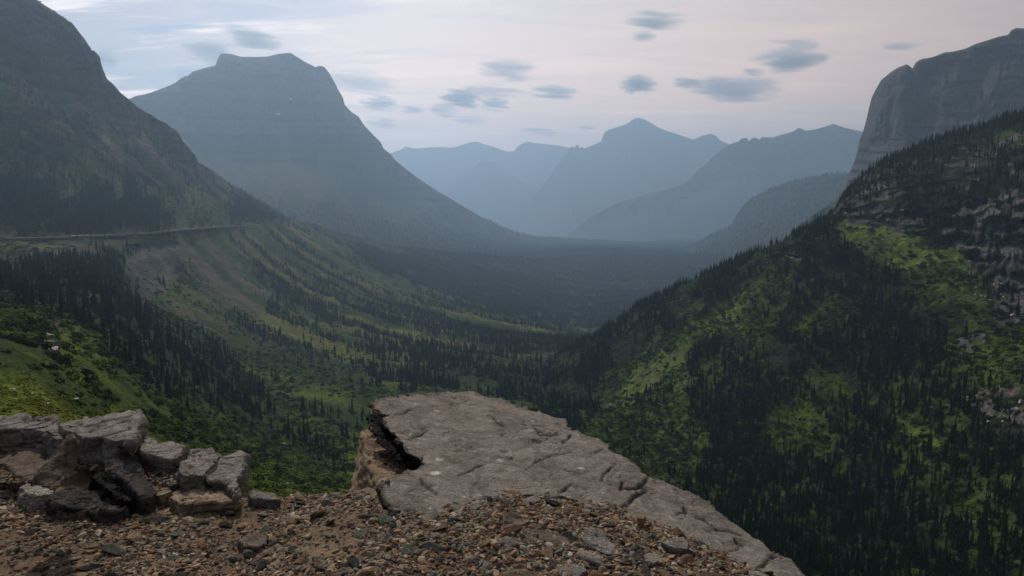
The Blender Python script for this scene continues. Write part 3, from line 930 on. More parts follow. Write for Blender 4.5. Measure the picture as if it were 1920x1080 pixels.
gc = mixc(gc, sstep(over, .08, .25) + 0 * x, (0.06, 0.055, 0.03))
me = raw_mesh('ledge_ground', p.reshape(-1, 3), grid_faces(*PXg.shape), SOIL, col=gc.reshape(-1, 3))
tag(link('ledge_ground', me), 'brown gravelly soil of the viewpoint ledge', 'ground', kind='structure')
G_P, G_PX, G_PY, G_S = p, PXg, PYg, np.broadcast_to(srow[:, None], PXg.shape)

# ---- the big slab
out = [(700, 757), (712, 749), (735, 744), (762, 738), (782, 735.5), (800, 738), (830, 736.5), (862, 735.5), (885, 736), (897, 744), (915, 746), (935, 749), (955, 756),
       (968, 765), (985, 766), (1010, 771), (1040, 780), (1058, 788), (1066, 800), (1090, 812), (1120, 826), (1150, 846), (1172, 860), (1195, 878), (1210, 893), (1225, 902), (1238, 903), (1262, 914),
       (1300, 926), (1335, 945), (1370, 968), (1398, 987), (1425, 1008), (1455, 1030), (1475, 1044), (1500, 1068), (1530, 1100), (1560, 1180), (1300, 1200), (1100, 1100), (900, 1040), (780, 1000), (745, 968), (722, 935), (716, 912), (730, 900), (760, 888),
       (790, 880), (797, 870), (780, 858), (756, 846), (748, 832), (742, 820), (728, 808), (722, 795), (712, 780), (697, 765)]
op = np.array(out, float)
top = on_plane(op[:, 0], op[:, 1], PZ0, PZX, PZY)
cen = top.mean(0)
bot = top.copy(); bot[:, 2] -= .42
inward = (cen - top) * [1, 1, 0]
bot += inward * .05
left_edge = (op[:, 0] < 800)
bot[left_edge] += np.array((.20, .03, 0)) 
V, N, F = solid(top, bot, .0135)
# relief of the slab's top face: shallow dishes and steps, deeper cracks along lines seen on it
topm = np.clip(N[:, 2], 0, 1) ** 2
ppx, ppy = to_px(V)
lowf = fbm(V / .9, 4, seed=301); mid = fbm(V / .16 + lowf[:, None], 5, seed=302); st_ = fbm(V / .42 + [0, 0, 5], 4, seed=303) * 3
stp = np.floor(st_) + sstep(st_ - np.floor(st_), .82, 1.0)
ckn = np.abs(fbm(V / [1.1, .45, 1] + 3.3, 4, seed=314)); ckm = sstep(fbm(V / .8, 2, seed=315), -.15, .1)
ckm = ckm * sstep(fbm(V / .5, 2, seed=316), .0, .2)
dd = -.010 * np.exp(-(ckn / .008) ** 2) * ckm + .012 * lowf + .006 * mid + .006 * stp + .004 * fbm(V / .045, 3, seed=304)
pits = np.clip(fbm(V / .085, 3, seed=305) - .42, 0, 1) * -.05
sidek = 1 - topm
dd = dd + pits * topm + sidek * (.03 * fbm(V / .14, 4, seed=306, ridged=True) + .022 * np.sign(fbm(V / [.3, .3, .05], 3, seed=307)))
cracks = [([(1200, 905), (1212, 915), (1190, 925), (1184, 935), (1170, 948)], .020, 4.0), ([(1212, 897), (1200, 911), (1165, 915), (1168, 900)], .016, 3.5), ([(1152, 872), (1135, 885), (1128, 897)], .012, 2.5), ([(1070, 905), (1058, 918), (1050, 922)], .012, 2.5),
          ([(1270, 958), (1288, 955), (1283, 948)], .012, 3), ([(765, 820), (790, 812), (800, 806)], .006, 2), ([(787, 900), (805, 915), (820, 925)], .007, 2), ([(1130, 840), (1115, 850)], .008, 2.5), ([(860, 892), (905, 870)], .006, 2.5), ([(1122, 946), (1110, 948)], .01, 2),
          ([(925, 785), (935, 795), (945, 800)], .006, 2), ([(985, 878), (1010, 863), (1070, 850)], .004, 2), ([(1410, 1075), (1440, 1050), (1455, 1035)], .014, 3.5), ([(1380, 1005), (1395, 1015), (1370, 1030)], .010, 3), ([(1000, 800), (1015, 815), (1045, 812)], .008, 3), ([(1070, 818), (1056, 828)], .01, 3),
          ([(1305, 965), (1340, 985), (1390, 1000)], .007, 3), ([(745, 775), (775, 766)], .005, 2)]
jit = fbm(V / .06, 3, seed=309) * 5
crack_dark = np.exp(-(ckn / .008) ** 2) * ckm * topm * .7
for line, depth, wd in cracks:
    best = np.full(len(V), 1e9)
    for (xa, ya), (xb, yb) in zip(line[:-1], line[1:]):
        ex, ey = xb - xa, yb - ya
        tt = np.clip(((ppx - xa) * ex + (ppy + jit - ya) * ey) / (ex * ex + ey * ey), 0, 1)
        best = np.minimum(best, np.hypot(ppx - xa - tt * ex, (ppy + jit - ya - tt * ey) * 1.4))
    wd = wd * .95
    dd = dd - depth * 1.5 * np.exp(-(best / wd) ** 2) * topm
    crack_dark = np.maximum(crack_dark, np.exp(-(best / wd) ** 2) * topm)
V2 = V + N * dd[:, None]
c = np.ones((len(V), 3))
sp = fbm(V / .05, 3, seed=311)
for (qx, qy, qr) in ((822, 862, 7), (815, 888, 7), (938, 862, 6), (941, 858, 4), (818, 890, 5), (779, 757, 5), (820, 768, 3), (771, 811, 4), (1168, 902, 4), (1178, 938, 7), (1176, 932, 4), (1132, 922, 5), (1090, 879, 4), (1020, 925, 5), (1000, 910, 3), (1292, 1004, 7), (946, 818, 2), (870, 930, 3), (1018, 879, 2), (1000, 790, 3), (900, 925, 3), (1135, 922, 4)):
    m = sstep(1.1 - np.hypot((ppx - qx) / qr, (ppy - qy) / (qr * .4)) * 1.3 + sp * 2.2, 0, .3) * topm
    c = c * (1 - m[:, None]) + np.array((2.2, 2.15, 2.1)) * m[:, None]
m = sstep(fbm(V / .3, 4, seed=312), .1, .5) * .3; c = c * (1 - m[:, None] * np.array((.5, .6, .7)))
c = c * (1 - .8 * crack_dark[:, None])        # slab colour darkened along the cracks
# shade under the broken left edge, painted black into the slab colour
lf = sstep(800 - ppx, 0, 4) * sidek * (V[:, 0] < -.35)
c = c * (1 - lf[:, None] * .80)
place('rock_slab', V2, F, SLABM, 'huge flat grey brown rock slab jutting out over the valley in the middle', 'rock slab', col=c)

# pale lower block under the slab's left edge
lo = on_plane(np.array([668, 690, 706, 722, 748, 790, 800, 740, 712, 668.]), np.array([822, 790, 792, 815, 850, 880, 930, 940, 935, 880.]), -1.72)
topo = np.array([(700, 800), (718, 800), (740, 840), (770, 880), (800, 905), (800, 950), (730, 935), (708, 925), (690, 880), (684, 830)], float)
tp = on_plane(topo[:, 0], topo[:, 1], -1.78, 0.30)
btx = np.array([(660, 840), (700, 800), (750, 840), (780, 880), (810, 905), (800, 990), (730, 980), (690, 965), (640, 960), (640, 920)], float)
tp = np.array([at(a, b, r) for a, b, r in ((676, 806, 4.50), (700, 796, 4.62), (745, 832, 4.5), (785, 868, 4.2), (806, 900, 3.95), (800, 935, 3.7), (752, 925, 3.72), (722, 906, 3.78), (700, 880, 3.95), (682, 838, 4.2))])
bt = np.array([at(a, b, r) for a, b, r in ((655, 840, 4.6), (690, 830, 4.9), (745, 860, 4.7), (785, 900, 4.4), (806, 940, 4.1), (800, 1000, 3.5), (740, 1000, 3.5), (700, 985, 3.5), (650, 958, 3.62), (646, 910, 4.0))])
bt[:, 2] -= .35
V, N, F = solid(tp, bt, .016)
V = weather(V, N, .5, 340, .9, np.array((.1, 0, 1.)))
place('boulder', V, F, TANM, 'pale tan block tucked under the broken black left edge of the big slab', 'boulder')
# black block added to paint in the shade of the notch
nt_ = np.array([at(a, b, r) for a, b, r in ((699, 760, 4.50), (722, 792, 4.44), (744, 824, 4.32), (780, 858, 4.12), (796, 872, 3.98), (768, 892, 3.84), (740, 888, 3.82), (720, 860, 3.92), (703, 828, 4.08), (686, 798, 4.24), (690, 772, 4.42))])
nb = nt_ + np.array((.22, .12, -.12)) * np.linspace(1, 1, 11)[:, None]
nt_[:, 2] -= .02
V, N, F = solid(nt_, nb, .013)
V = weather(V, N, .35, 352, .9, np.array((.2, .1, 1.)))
place('boulder', V, F, BLACKM, 'jagged black block painted as the shade in the notch in the left edge of the big slab', 'boulder')


def block(label, poly, z, thick, mat, seed, zx=0.0, zy=0.0, spread=1.1, voxel=None, amp=1.0, name='boulder', shift=(0, 0), cat='boulder', group=None):
    """boulder whose upper face has the outline poly and lies at height z (may tilt)"""
    pa = np.array(poly, float)
    c0 = on_plane(pa[:, 0], pa[:, 1], z).mean(0)
    tp = on_plane(pa[:, 0], pa[:, 1], z - zx * c0[0] - zy * c0[1], zx, zy)
    cn = tp.mean(0)
    bt = cn + (tp - cn) * np.array((spread, spread, 1)); bt[:, 2] -= thick; bt[:, 0] += shift[0]; bt[:, 1] += shift[1]
    size = float(np.ptp(tp[:, :2], axis=0).max())
    vx = voxel or max(.005, min(.011, size / 55))
    V, N, F = solid(tp, bt, vx)
    nrm = np.array((-zx, -zy, 1.0))
    V = weather(V, N, size, seed, amp, nrm)
    return place(name, V, F, mat, label, cat, group=group)


# left group
block('big flat topped grey boulder at the left edge with a dark front face', [(-90, 790), (-30, 785), (10, 783), (55, 786), (92, 783), (107, 787), (112, 798), (121, 812), (112, 822), (84, 806), (40, 803), (0, 806), (-60, 808), (-100, 805)], -1.46, .30, GREYM, 401, spread=1.02, shift=(.02, -.03))
block('smooth sandy brown rock below the flat topped boulder at the left edge', [(58, 838), (78, 822), (100, 814), (124, 820), (122, 838), (98, 862), (86, 892), (62, 903), (38, 893), (20, 875), (0, 872), (-60, 860), (-60, 845), (10, 850)], -1.585, .22, BROWNM, 402, zy=.06, amp=.8)
block('large pale grey slab tilted up behind the leaning dark plate', [(112, 793), (130, 786), (160, 781), (205, 774), (250, 771), (261, 777), (264, 790), (256, 806), (248, 830), (236, 822), (215, 826), (190, 818), (170, 819), (142, 812), (122, 806)], -1.42, .34, GREYM, 403, zx=.02, spread=.98, shift=(-.02, .05))
block('dark low rock lying under the large pale grey slab', [(140, 816), (190, 820), (236, 824), (240, 838), (220, 852), (228, 862), (200, 868), (150, 858), (140, 840)], -1.62, .2, BROWNM, 404, zy=.03)
# leaning plate, upright face towards the viewer
fr = np.array([at(a, b, r) for a, b, r in ((136, 813, 3.95), (146, 828, 3.9), (148, 862, 3.86), (146, 890, 3.83), (122, 904, 3.76), (100, 919, 3.70), (84, 916, 3.72), (70, 902, 3.78), (86, 880, 3.83), (100, 862, 3.88), (118, 838, 3.92))])
V, N, F = solid(fr, fr + np.array((-.10, .13, -.02)), .011)
V = weather(V, N, .4, 405, .7, np.array((-.6, .8, .1)))
place('boulder', V, F, BROWNM, 'upright dark triangular rock plate leaning left among the left boulders', 'boulder')
block('black angular boulder with a pointed top in the middle of the left boulders', [(168, 893), (182, 884), (200, 881), (216, 888), (232, 903), (248, 920), (254, 934), (240, 938), (214, 926), (190, 905)], -1.56, .22, BLACKM, 406, zx=-.12, spread=1.25, amp=1.4, shift=(-.01, -.03))
block('dark wrinkled rock low between the lone light stone and the black boulder', [(108, 916), (124, 908), (160, 911), (182, 922), (214, 938), (236, 950), (220, 958), (180, 955), (130, 950), (96, 938)], -1.60, .14, DARKM, 407, amp=1.3)
block('dark grey tilted slab sloping right beside the black boulder', [(196, 878), (212, 862), (232, 850), (262, 862), (272, 888), (290, 924), (284, 934), (260, 930), (238, 900), (214, 886)], -1.53, .24, DARKM, 408, zx=-.15, spread=1.05, shift=(0, -.03))
block('flat grey shelf of rock running between the left boulders and the cracked slabs', [(236, 856), (262, 852), (300, 862), (340, 866), (352, 884), (372, 900), (330, 905), (290, 900), (272, 880)], -1.585, .2, GREYM, 409, zx=-.03)
block('small pale tilted slab with a peak left of the cracked slabs', [(262, 846), (268, 830), (276, 818), (290, 826), (296, 831), (318, 825), (326, 826), (342, 837), (338, 852), (330, 860), (300, 858), (278, 852)], -1.49, .26, GREYM, 410, zx=-.05)
block('pale cracked slab, the left one of the split pair at the cliff edge', [(334, 880), (344, 862), (358, 842), (376, 841), (394, 838), (402, 843), (414, 849), (404, 862), (392, 874), (380, 893), (362, 888), (346, 892)], -1.52, .28, GREYM, 411, zx=.02, spread=1.0)
block('grey cracked slab, the right one of the split pair at the cliff edge', [(384, 894), (396, 876), (410, 862), (432, 853), (452, 850), (457, 858), (454, 876), (446, 898), (443, 925), (430, 912), (410, 900), (396, 902)], -1.55, .30, GREYM, 412, zx=-.06, spread=1.0)
block('brown rough rock wedged behind the right cracked slab', [(448, 895), (456, 890), (464, 912), (470, 928), (455, 936), (445, 926)], -1.66, .2, BROWNM, 413)
block('low rounded tan rock at the foot of the cracked slabs', [(326, 934), (328, 914), (348, 906), (372, 904), (400, 907), (424, 912), (440, 926), (448, 938), (420, 941), (395, 940), (360, 944), (335, 944)], -1.60, .14, TANM, 414, zy=.03, spread=1.05)
block('small dark boulder with a pale top standing alone at the cliff edge', [(470, 926), (478, 921), (492, 919), (508, 925), (522, 932), (526, 936), (505, 936), (485, 934), (472, 934)], -1.605, .13, GREYM, 415, zx=-.06, zy=.05, spread=1.0, amp=1.8)
block('lone light grey stone in front of the leaning plate', [(40, 912), (52, 906), (66, 907), (86, 911), (101, 917), (94, 926), (70, 928), (44, 922)], -1.60, .09, PALEM, 416, amp=1.6, spread=1.25, name='stone', cat='stone')
block('flat dark brown rock in the rubble below the black boulder', [(98, 950), (118, 936), (150, 934), (174, 938), (180, 950), (160, 958), (120, 962)], -1.625, .09, BROWNM, 417, spread=1.3, amp=1.8, name='stone', cat='stone')
block('low wedge of pale rock between the dark tilted slab and the tan rock', [(270, 892), (290, 900), (312, 910), (320, 922), (300, 930), (288, 925)], -1.60, .12, TANM, 418)
# stones standing out of the rubble in the middle and on the right
block('sunken grey brown boulder low in the soil left of the middle', [(448, 1012), (462, 1002), (485, 998), (500, 1004), (499, 1018), (480, 1026), (458, 1024)], -1.62, .12, BROWNM, 421, amp=1.2)
block('sunken dark grey rock just right of the sunken boulder', [(502, 1032), (520, 1026), (545, 1024), (556, 1036), (550, 1050), (525, 1050)], -1.63, .11, BROWNM, 422, amp=1.2)
block('pyramid shaped dark grey stone in the rubble below the slab', [(672, 1012), (681, 1008), (690, 1016), (694, 1030), (678, 1038), (664, 1040)], -1.595, .11, DARKM, 423, zx=-.2, spread=1.35, name='stone', cat='stone')
block('long dark flat stone lying level left of the pyramid stone', [(556, 992), (575, 988), (600, 993), (608, 1003), (585, 1006), (560, 1001)], -1.625, .06, DARKM, 424, name='stone', cat='stone')
block('rough grey slabby stone above the long dark flat stone', [(526, 968), (542, 963), (556, 966), (560, 978), (548, 990), (530, 984)], -1.625, .06, GREYM, 425, name='stone', cat='stone')
block('flat pale grey plate half buried below the big slab corner', [(692, 998), (708, 984), (740, 983), (748, 992), (730, 1000), (712, 1006)], -1.665, .05, PALEM, 426, name='stone', cat='stone', amp=.6)
block('long brown flat rock sunk in the gravel right of the middle', [(950, 980), (968, 968), (1000, 972), (1040, 990), (1082, 1012), (1120, 1034), (1150, 1052), (1128, 1060), (1080, 1046), (1030, 1032), (985, 1008)], -1.655, .12, BROWNM, 427, zx=-.14, zy=.02, amp=1.2)
block('grey angular rock behind the long brown flat rock', [(1090, 1004), (1108, 990), (1126, 995), (1146, 1012), (1160, 1040), (1135, 1040), (1108, 1022)], -1.665, .12, GREYM, 428, zx=-.16, amp=1.2)
block('dark wedge of rock between the gravel and the right end of the slab', [(1160, 1026), (1180, 1022), (1205, 1032), (1228, 1050), (1222, 1062), (1190, 1056)], -1.70, .1, DARKM, 429, zx=-.1, amp=1.2)
block('light grey brown stone with a flat top and dark shade beneath', [(1240, 1016), (1262, 1006), (1284, 1007), (1294, 1018), (1288, 1028), (1262, 1026)], -1.70, .09, GREYM, 430, zx=-.12, spread=.95, amp=1.2, name='stone', cat='stone')
block('small black stone just below the flat topped grey brown stone', [(1268, 1032), (1285, 1028), (1302, 1036), (1296, 1046), (1274, 1044)], -1.735, .08, DARKM, 431, zx=-.16, name='stone', cat='stone')
block('pointed grey stone at the bottom edge right of the middle', [(1052, 1070), (1070, 1052), (1096, 1052), (1098, 1068), (1080, 1088), (1058, 1090)], -1.64, .1, GREYM, 432, zx=-.14, name='stone', cat='stone')
block('small dark ledge of rock lying on the right end of the slab', [(1408, 1040), (1425, 1034), (1440, 1038), (1440, 1050), (1420, 1054), (1408, 1048)], -1.865, .06, DARKM, 433, zx=-.12, amp=1.6, spread=1.2, name='stone', cat='stone')
block('grey stone lying against the bottom edge below the big slab', [(880, 1070), (905, 1058), (930, 1062), (932, 1080), (900, 1092), (880, 1086)], -1.64, .09, GREYM, 434, name='stone', cat='stone')
block('cream coloured pebble resting alone on the slab near the gravel edge', [(1194, 966), (1200, 962), (1209, 964), (1211, 969), (1204, 973), (1196, 971)], -1.675, .035, rock_mat('cream_stone', (.42, .3, .17), (.3, .21, .12), (.5, .4, .26), 3), 435, zx=-.16, zy=.02, name='stone', cat='stone', voxel=.005)

# ---- loose stones -----------------------------------------------------------
def stone_mesh(seed, mat, flat=.55, cuts=9, sub=2):
    r = random.Random(seed)
    bm = bmesh.new(); bmesh.ops.create_icosphere(bm, subdivisions=sub, radius=1)
    pl = []
    for _ in range(cuts):
        n = Vector((r.gauss(0, 1), r.gauss(0, 1), r.gauss(0, 1))).normalized(); pl.append((n, r.uniform(.32, .75)))
    for v in bm.verts:
        for n, dd_ in pl:
            e = v.co.dot(n) - dd_
            if e > 0:
                v.co -= n * e
        v.co.x *= 1.0; v.co.y *= .72; v.co.z *= flat
    me = bpy.data.meshes.new('stone'); bm.to_mesh(me); bm.free()
    me.materials.append(mat)
    return me


PAL = [('tan', (0.27, 0.20, 0.135)), ('rusty orange', (0.25, 0.145, 0.085)), ('maroon', (0.140, 0.082, 0.068)), ('green grey', (0.145, 0.148, 0.120)),
       ('dark grey', (0.055, 0.053, 0.055)), ('grey', (0.15, 0.135, 0.125)), ('pale grey', (0.30, 0.27, 0.235)), ('brown', (0.15, 0.105, 0.075))]
SM = []
for nm, cc in PAL:
    cc = tuple(v * 1.3 for v in cc)
    SM.append(rock_mat(nm.replace(' ', '_') + '_pebble', cc, tuple(v * .65 for v in cc), tuple(min(.6, v * 1.35) for v in cc), .9, stain=tuple(v * .8 for v in cc), bumpd=.05))
stone_lib = {(k, j): stone_mesh(500 + 10 * k + j, SM[k], (.5, .38, .62, .3)[j]) for k in range(8) for j in range(4)}
WK = [.17, .08, .10, .12, .16, .15, .08, .14]

# pick spots on the ledge, big ones first, none on top of another
vis = (G_PX > -30) & (G_PX < 1560) & (G_PY < 1130) & (G_S < .995) & ((G_PY > np.interp(G_PX, *GB.T) - 7) | (G_PX < 640)) & (G_PY > np.interp(G_PX, [-400, 0, 60, 300, 460, 640, 700], [900, 900, 930, 950, 940, 928, 910]))
a_ = G_P[:-1, :-1]; area = np.abs(np.cross(G_P[:-1, 1:] - a_, G_P[1:, :-1] - a_)[..., 2]) * vis[:-1, :-1]
prob = area.ravel() / area.sum()
bare = fbm(xyz(G_P[..., 0] / .5, G_P[..., 1] / .5, 0 * G_PX), 3, seed=221)
bare = np.clip(sstep(bare, -.12, .2) * ((G_PX < 680) & (G_PY > 955)) + sstep(bare, .15, .4) * .6, 0, 1)[:-1, :-1]
cand = rng.choice(len(prob), 9000, p=prob)
ci, cj = np.unravel_index(cand, area.shape)
taken = []
sizes = np.sort(rng.lognormal(math.log(.034), .42, 300))[::-1].clip(.02, .10)
n_obj = 0; q = 0
zone_lab = lambda X, Y: ('in rubble before the left boulders' if X < 300 and Y < 990 else 'in the bottom left corner' if X < 330 else
                         'on the bare soil left of the middle' if X < 640 and Y > 960 else 'near the cliff edge beside the slab' if X < 640 else
                         'in gravel at the foot of the slab' if Y < 985 and X < 1120 else 'in coarse rubble at the bottom middle' if X < 960 else
                         'in gravel around the long brown rock' if X < 1180 else 'in gravel below the slab right end')
for s in sizes:
    while q < len(ci):
        i, j = ci[q], cj[q]; q += 1
        if rng.random() < bare[i, j] * .7:
            continue
        P0 = G_P[i, j] + (rng.uniform(0, 1) * (G_P[i, j + 1] - G_P[i, j]))
        if all((P0[0] - t_[0]) ** 2 + (P0[1] - t_[1]) ** 2 > ((s + t_[2]) * .85) ** 2 for t_ in taken):
            break
    else:
        break
    taken.append((P0[0], P0[1], s))
    k = int(rng.choice(8, p=WK)); jv = random.randrange(4)
    o = link('stone', stone_lib[(k, jv)])
    o.location = (P0[0], P0[1], P0[2] + s * .08); o.scale = (s * random.uniform(1.0, 1.7), s * random.uniform(.8, 1.2), s * random.uniform(.6, 1.0))
    o.rotation_euler = (random.gauss(0, .22), random.gauss(0, .22), random.uniform(0, 6.28))
    X, Y = to_px(P0)
    tag(o, f"{'large' if s > .045 else 'small'} {PAL[k][0]} {'flat stone' if jv in (1, 3) else 'stone'} lying {zone_lab(X, Y)}", 'stone', f"{PAL[k][0]} stones {zone_lab(X, Y)}")

# gravel between them: colour per pebble
gmat, nt, b = newmat('gravel_pebble', .85)
oi = nt.nodes.new('ShaderNodeObjectInfo'); cr = nt.nodes.new('ShaderNodeValToRGB'); cr.color_ramp.interpolation = 'CONSTANT'
el = cr.color_ramp.elements; acc = 0
for k, (nm, cc) in enumerate(PAL):
    if k < 2:
        e = el[k]; e.position = acc
    else:
        e = el.new(acc)
    e.color = (*[.12 * sum(cc) / 3 * 1.1 + .98 * v * k_ for v, k_ in zip(cc, (1.0, .92, .80))], 1); acc += WK[k]
nt.links.new(oi.outputs['Random'], cr.inputs[0])
tc = nt.nodes.new('ShaderNodeTexCoord')
nt.links.new(mul_col(nt, cr.outputs[0], maprange(nt, noise_node(nt, tc.outputs['Object'], 2.5, 4), .3, .7, .6, 1.3)), b.inputs['Base Color'])
pebs = [stone_mesh(700 + i, gmat, (.5, .32, .6, .4)[i % 4], 6, 2) for i in range(7)]
PEBBLE_POS = []
cand = rng.choice(len(prob), 46000, p=prob)
ci, cj = np.unravel_index(cand, area.shape)
keep = rng.random(len(ci)) > bare[ci, cj] * .85
ci, cj = ci[keep], cj[keep]
u = rng.random(len(ci))[:, None]; v = rng.random(len(ci))[:, None]
PP = G_P[ci, cj] * (1 - u) * (1 - v) + G_P[ci, cj + 1] * u * (1 - v) + G_P[ci + 1, cj] * (1 - u) * v + G_P[ci + 1, cj + 1] * u * v
ps = np.where(rng.random(len(PP)) < .10, rng.lognormal(math.log(.016), .3, len(PP)), rng.lognormal(math.log(.0068), .5, len(PP))).clip(.003, .030)
PP[:, 2] += ps * .15
# crumbs spilled on the slab and between the left boulders
ex = np.array([on_plane(np.array(a), np.array(c_), z)  for a, c_, z in [(rng.uniform(148, 250), rng.uniform(822, 880), -1.60) for _ in range(900)] + [(rng.uniform(-20, 70), rng.uniform(850, 905), -1.60) for _ in range(700)] + [(rng.uniform(262, 330), rng.uniform(862, 910), -1.575) for _ in range(250)] + [(rng.uniform(715, 760), rng.uniform(880, 935), -1.66) for _ in range(300)]])
PP = np.concatenate([PP, ex]); ps = np.concatenate([ps, rng.lognormal(math.log(.008), .5, len(ex)).clip(.004, .022)])
pso = []
for i, pm in enumerate(pebs):
    o = link('gravel', pm); o.location = PP[i]; o.scale = (ps[i],) * 3
    tag(o, 'loose pebble of the mixed brown gravel', 'gravel', kind='stuff'); pso.append(o)
# ------------------------------------------------------------------ the road, cars, snow, water, loose rocks far off
ROADM, rt, rb = newmat('asphalt', .9)
tcr = rt.nodes.new('ShaderNodeTexCoord')
rgb = rt.nodes.new('ShaderNodeRGB'); rgb.outputs[0].default_value = (.10, .092, .082, 1)
rt.links.new(mul_col(rt, rgb.outputs[0], maprange(rt, noise_node(rt, tcr.outputs['Object'], .3, 4), .3, .7, .75, 1.25)), rb.inputs['Base Color'])
WALLM = rock_mat('wall_stone', (.24, .20, .17), (.15, .125, .11), (.34, .3, .26), .6)


def bench(px):
    a = np.array(A[6], float); b = np.array(A[7], float)
    pa = at(px, pchip(px, a[:, 0], a[:, 1]), np.exp(pchip(px, a[:, 0], np.log(a[:, 2]))))
    pb = at(px, pchip(px, b[:, 0], b[:, 1]), np.exp(pchip(px, b[:, 0], np.log(b[:, 2]))))
    return pa, pb


rpx = np.concatenate([np.arange(-250, 420, 5.0), np.arange(420, 541, 2.5)])
pa, pb = bench(rpx)
mid = (pa + pb) / 2; mid[:, 2] = np.maximum(pa[:, 2], pb[:, 2]) + .5
tg = np.gradient(mid, axis=0); tg[:, 2] = 0; tg /= np.linalg.norm(tg, axis=1)[:, None]
nr = np.stack([-tg[:, 1], tg[:, 0], 0 * tg[:, 0]], 1)
prof = [(-5.2, -2.2), (-4.9, 0.0), (4.4, 0.0), (5.5, .2), (6.5, -2.5)]
V = np.concatenate([mid + nr * a + np.array((0, 0, b)) for a, b in prof]); n = len(rpx)
F = [(k * n + i, k * n + i + 1, (k + 1) * n + i + 1, (k + 1) * n + i) for k in range(len(prof) - 1) for i in range(n - 1)]
tag(link('road', raw_mesh('road', V, F, ROADM, smooth=False)), 'grey mountain road cut along the left valley side', 'road', kind='structure')
sel = (rpx > 200) & (rpx < 345)
m2, n2 = mid[sel], nr[sel]
wp = [(-5.35, -1.5), (-5.35, .55), (-4.95, .55), (-4.95, -.2)]
V = np.concatenate([m2 + n2 * a + np.array((0, 0, b)) for a, b in wp]); n = len(m2)
F = [(k * n + i, k * n + i + 1, (k + 1) * n + i + 1, (k + 1) * n + i) for k in range(3) for i in range(n - 1)]
tag(link('guard_wall', raw_mesh('guard_wall', V, F, WALLM, smooth=False)), 'low stone guard wall along the outer edge of the mountain road', 'wall')


def paint(name, c, rough=.35, metal=0.0):
    m, nt, b = newmat(name, rough); b.inputs['Base Color'].default_value = (*c, 1); b.inputs['Metallic'].default_value = metal
    b.inputs['Specular IOR Level'].default_value = .5
    return m


GLASSM = paint('window_glass', (.03, .035, .04), .05); TYREM = paint('tyre_rubber', (.02, .02, .02), .9); LAMPM = paint('lamp_glass', (.7, .7, .68), .1)


def car(label, c, loc, rz, tall=1.45, L=4.6):
    root = bpy.data.objects.new('car', None); C.objects.link(root); root.location = loc; root.rotation_euler = (0, 0, rz)
    tag(root, label, 'car', 'cars parked on the mountain road')
    h = L / 2; belt = tall * .58
    side = [(-h, .35), (-h + .05, belt - .05), (-h + .3, belt), (-h + .55, tall - .05), (h * .1, tall), (h * .42, belt + .05), (h - .15, belt - .15), (h, .5), (h, .32)]
    V = []; F = []; k = len(side)
    for w, f in ((-.9, 1), (.9, 1)):
        for x_, z_ in side:
            V.append((x_, w * (1 - .22 * max(0, (z_ - belt) / (tall - belt))), z_))
    F = [(i, (i + 1) % k, (i + 1) % k + k, i + k) for i in range(k)]
    bm = bmesh.new(); vs = [bm.verts.new(v) for v in V]
    for f in F:
        bm.faces.new([vs[i] for i in f])
    bm.faces.new(vs[:k][::-1]); bm.faces.new(vs[k:])
    bmesh.ops.bevel(bm, geom=bm.edges[:], offset=.05, segments=1, affect='EDGES')
    bmesh.ops.recalc_face_normals(bm, faces=bm.faces)
    me = bpy.data.meshes.new('body'); bm.to_mesh(me); bm.free(); link('body', me, root, paint('car_paint', c))
    for s in (-1, 1):
        w = s * .845
        pts = [(-h + .55, belt + .06), (-h + .72, tall - .12), (h * .08, tall - .1), (h * .34, belt + .06)]
        sl = lambda z_: s * (.9 * (1 - .22 * max(0, (z_ - belt) / (tall - belt))) + .012)
        link('window', raw_mesh('window', [(a, sl(b_), b_) for a, b_ in pts] + [(a, sl(b_) - s * .02, b_) for a, b_ in pts],
                                [(0, 1, 2, 3), (7, 6, 5, 4)], GLASSM, smooth=False), root)
        link('headlight', raw_mesh('headlight', [(h - .02, s * .55, .6), (h - .02, s * .8, .6), (h - .04, s * .8, .75), (h - .04, s * .55, .75), (h + .015, s * .55, .6), (h + .015, s * .8, .6), (h - .01, s * .8, .75), (h - .01, s * .55, .75)],
                                   [(0, 1, 2, 3), (4, 5, 6, 7), (0, 1, 5, 4), (2, 3, 7, 6), (1, 2, 6, 5), (0, 3, 7, 4)], LAMPM, smooth=False), root)
        for xx in (-h * .62, h * .6):
            n = 14; V = []
            for yy, q in ((s * .92, .33), (s * .92, .18), (s * .70, .33)):
                V += [(xx + q * math.cos(2 * math.pi * i / n), yy, .33 + q * math.sin(2 * math.pi * i / n)) for i in range(n)]
            F = [(i, (i + 1) % n, n + (i + 1) % n, n + i) for i in range(n)] + [(i, (i + 1) % n, 2 * n + (i + 1) % n, 2 * n + i) for i in range(n)]
            link('wheel', raw_mesh('wheel', V, F, TYREM), root)
    return root


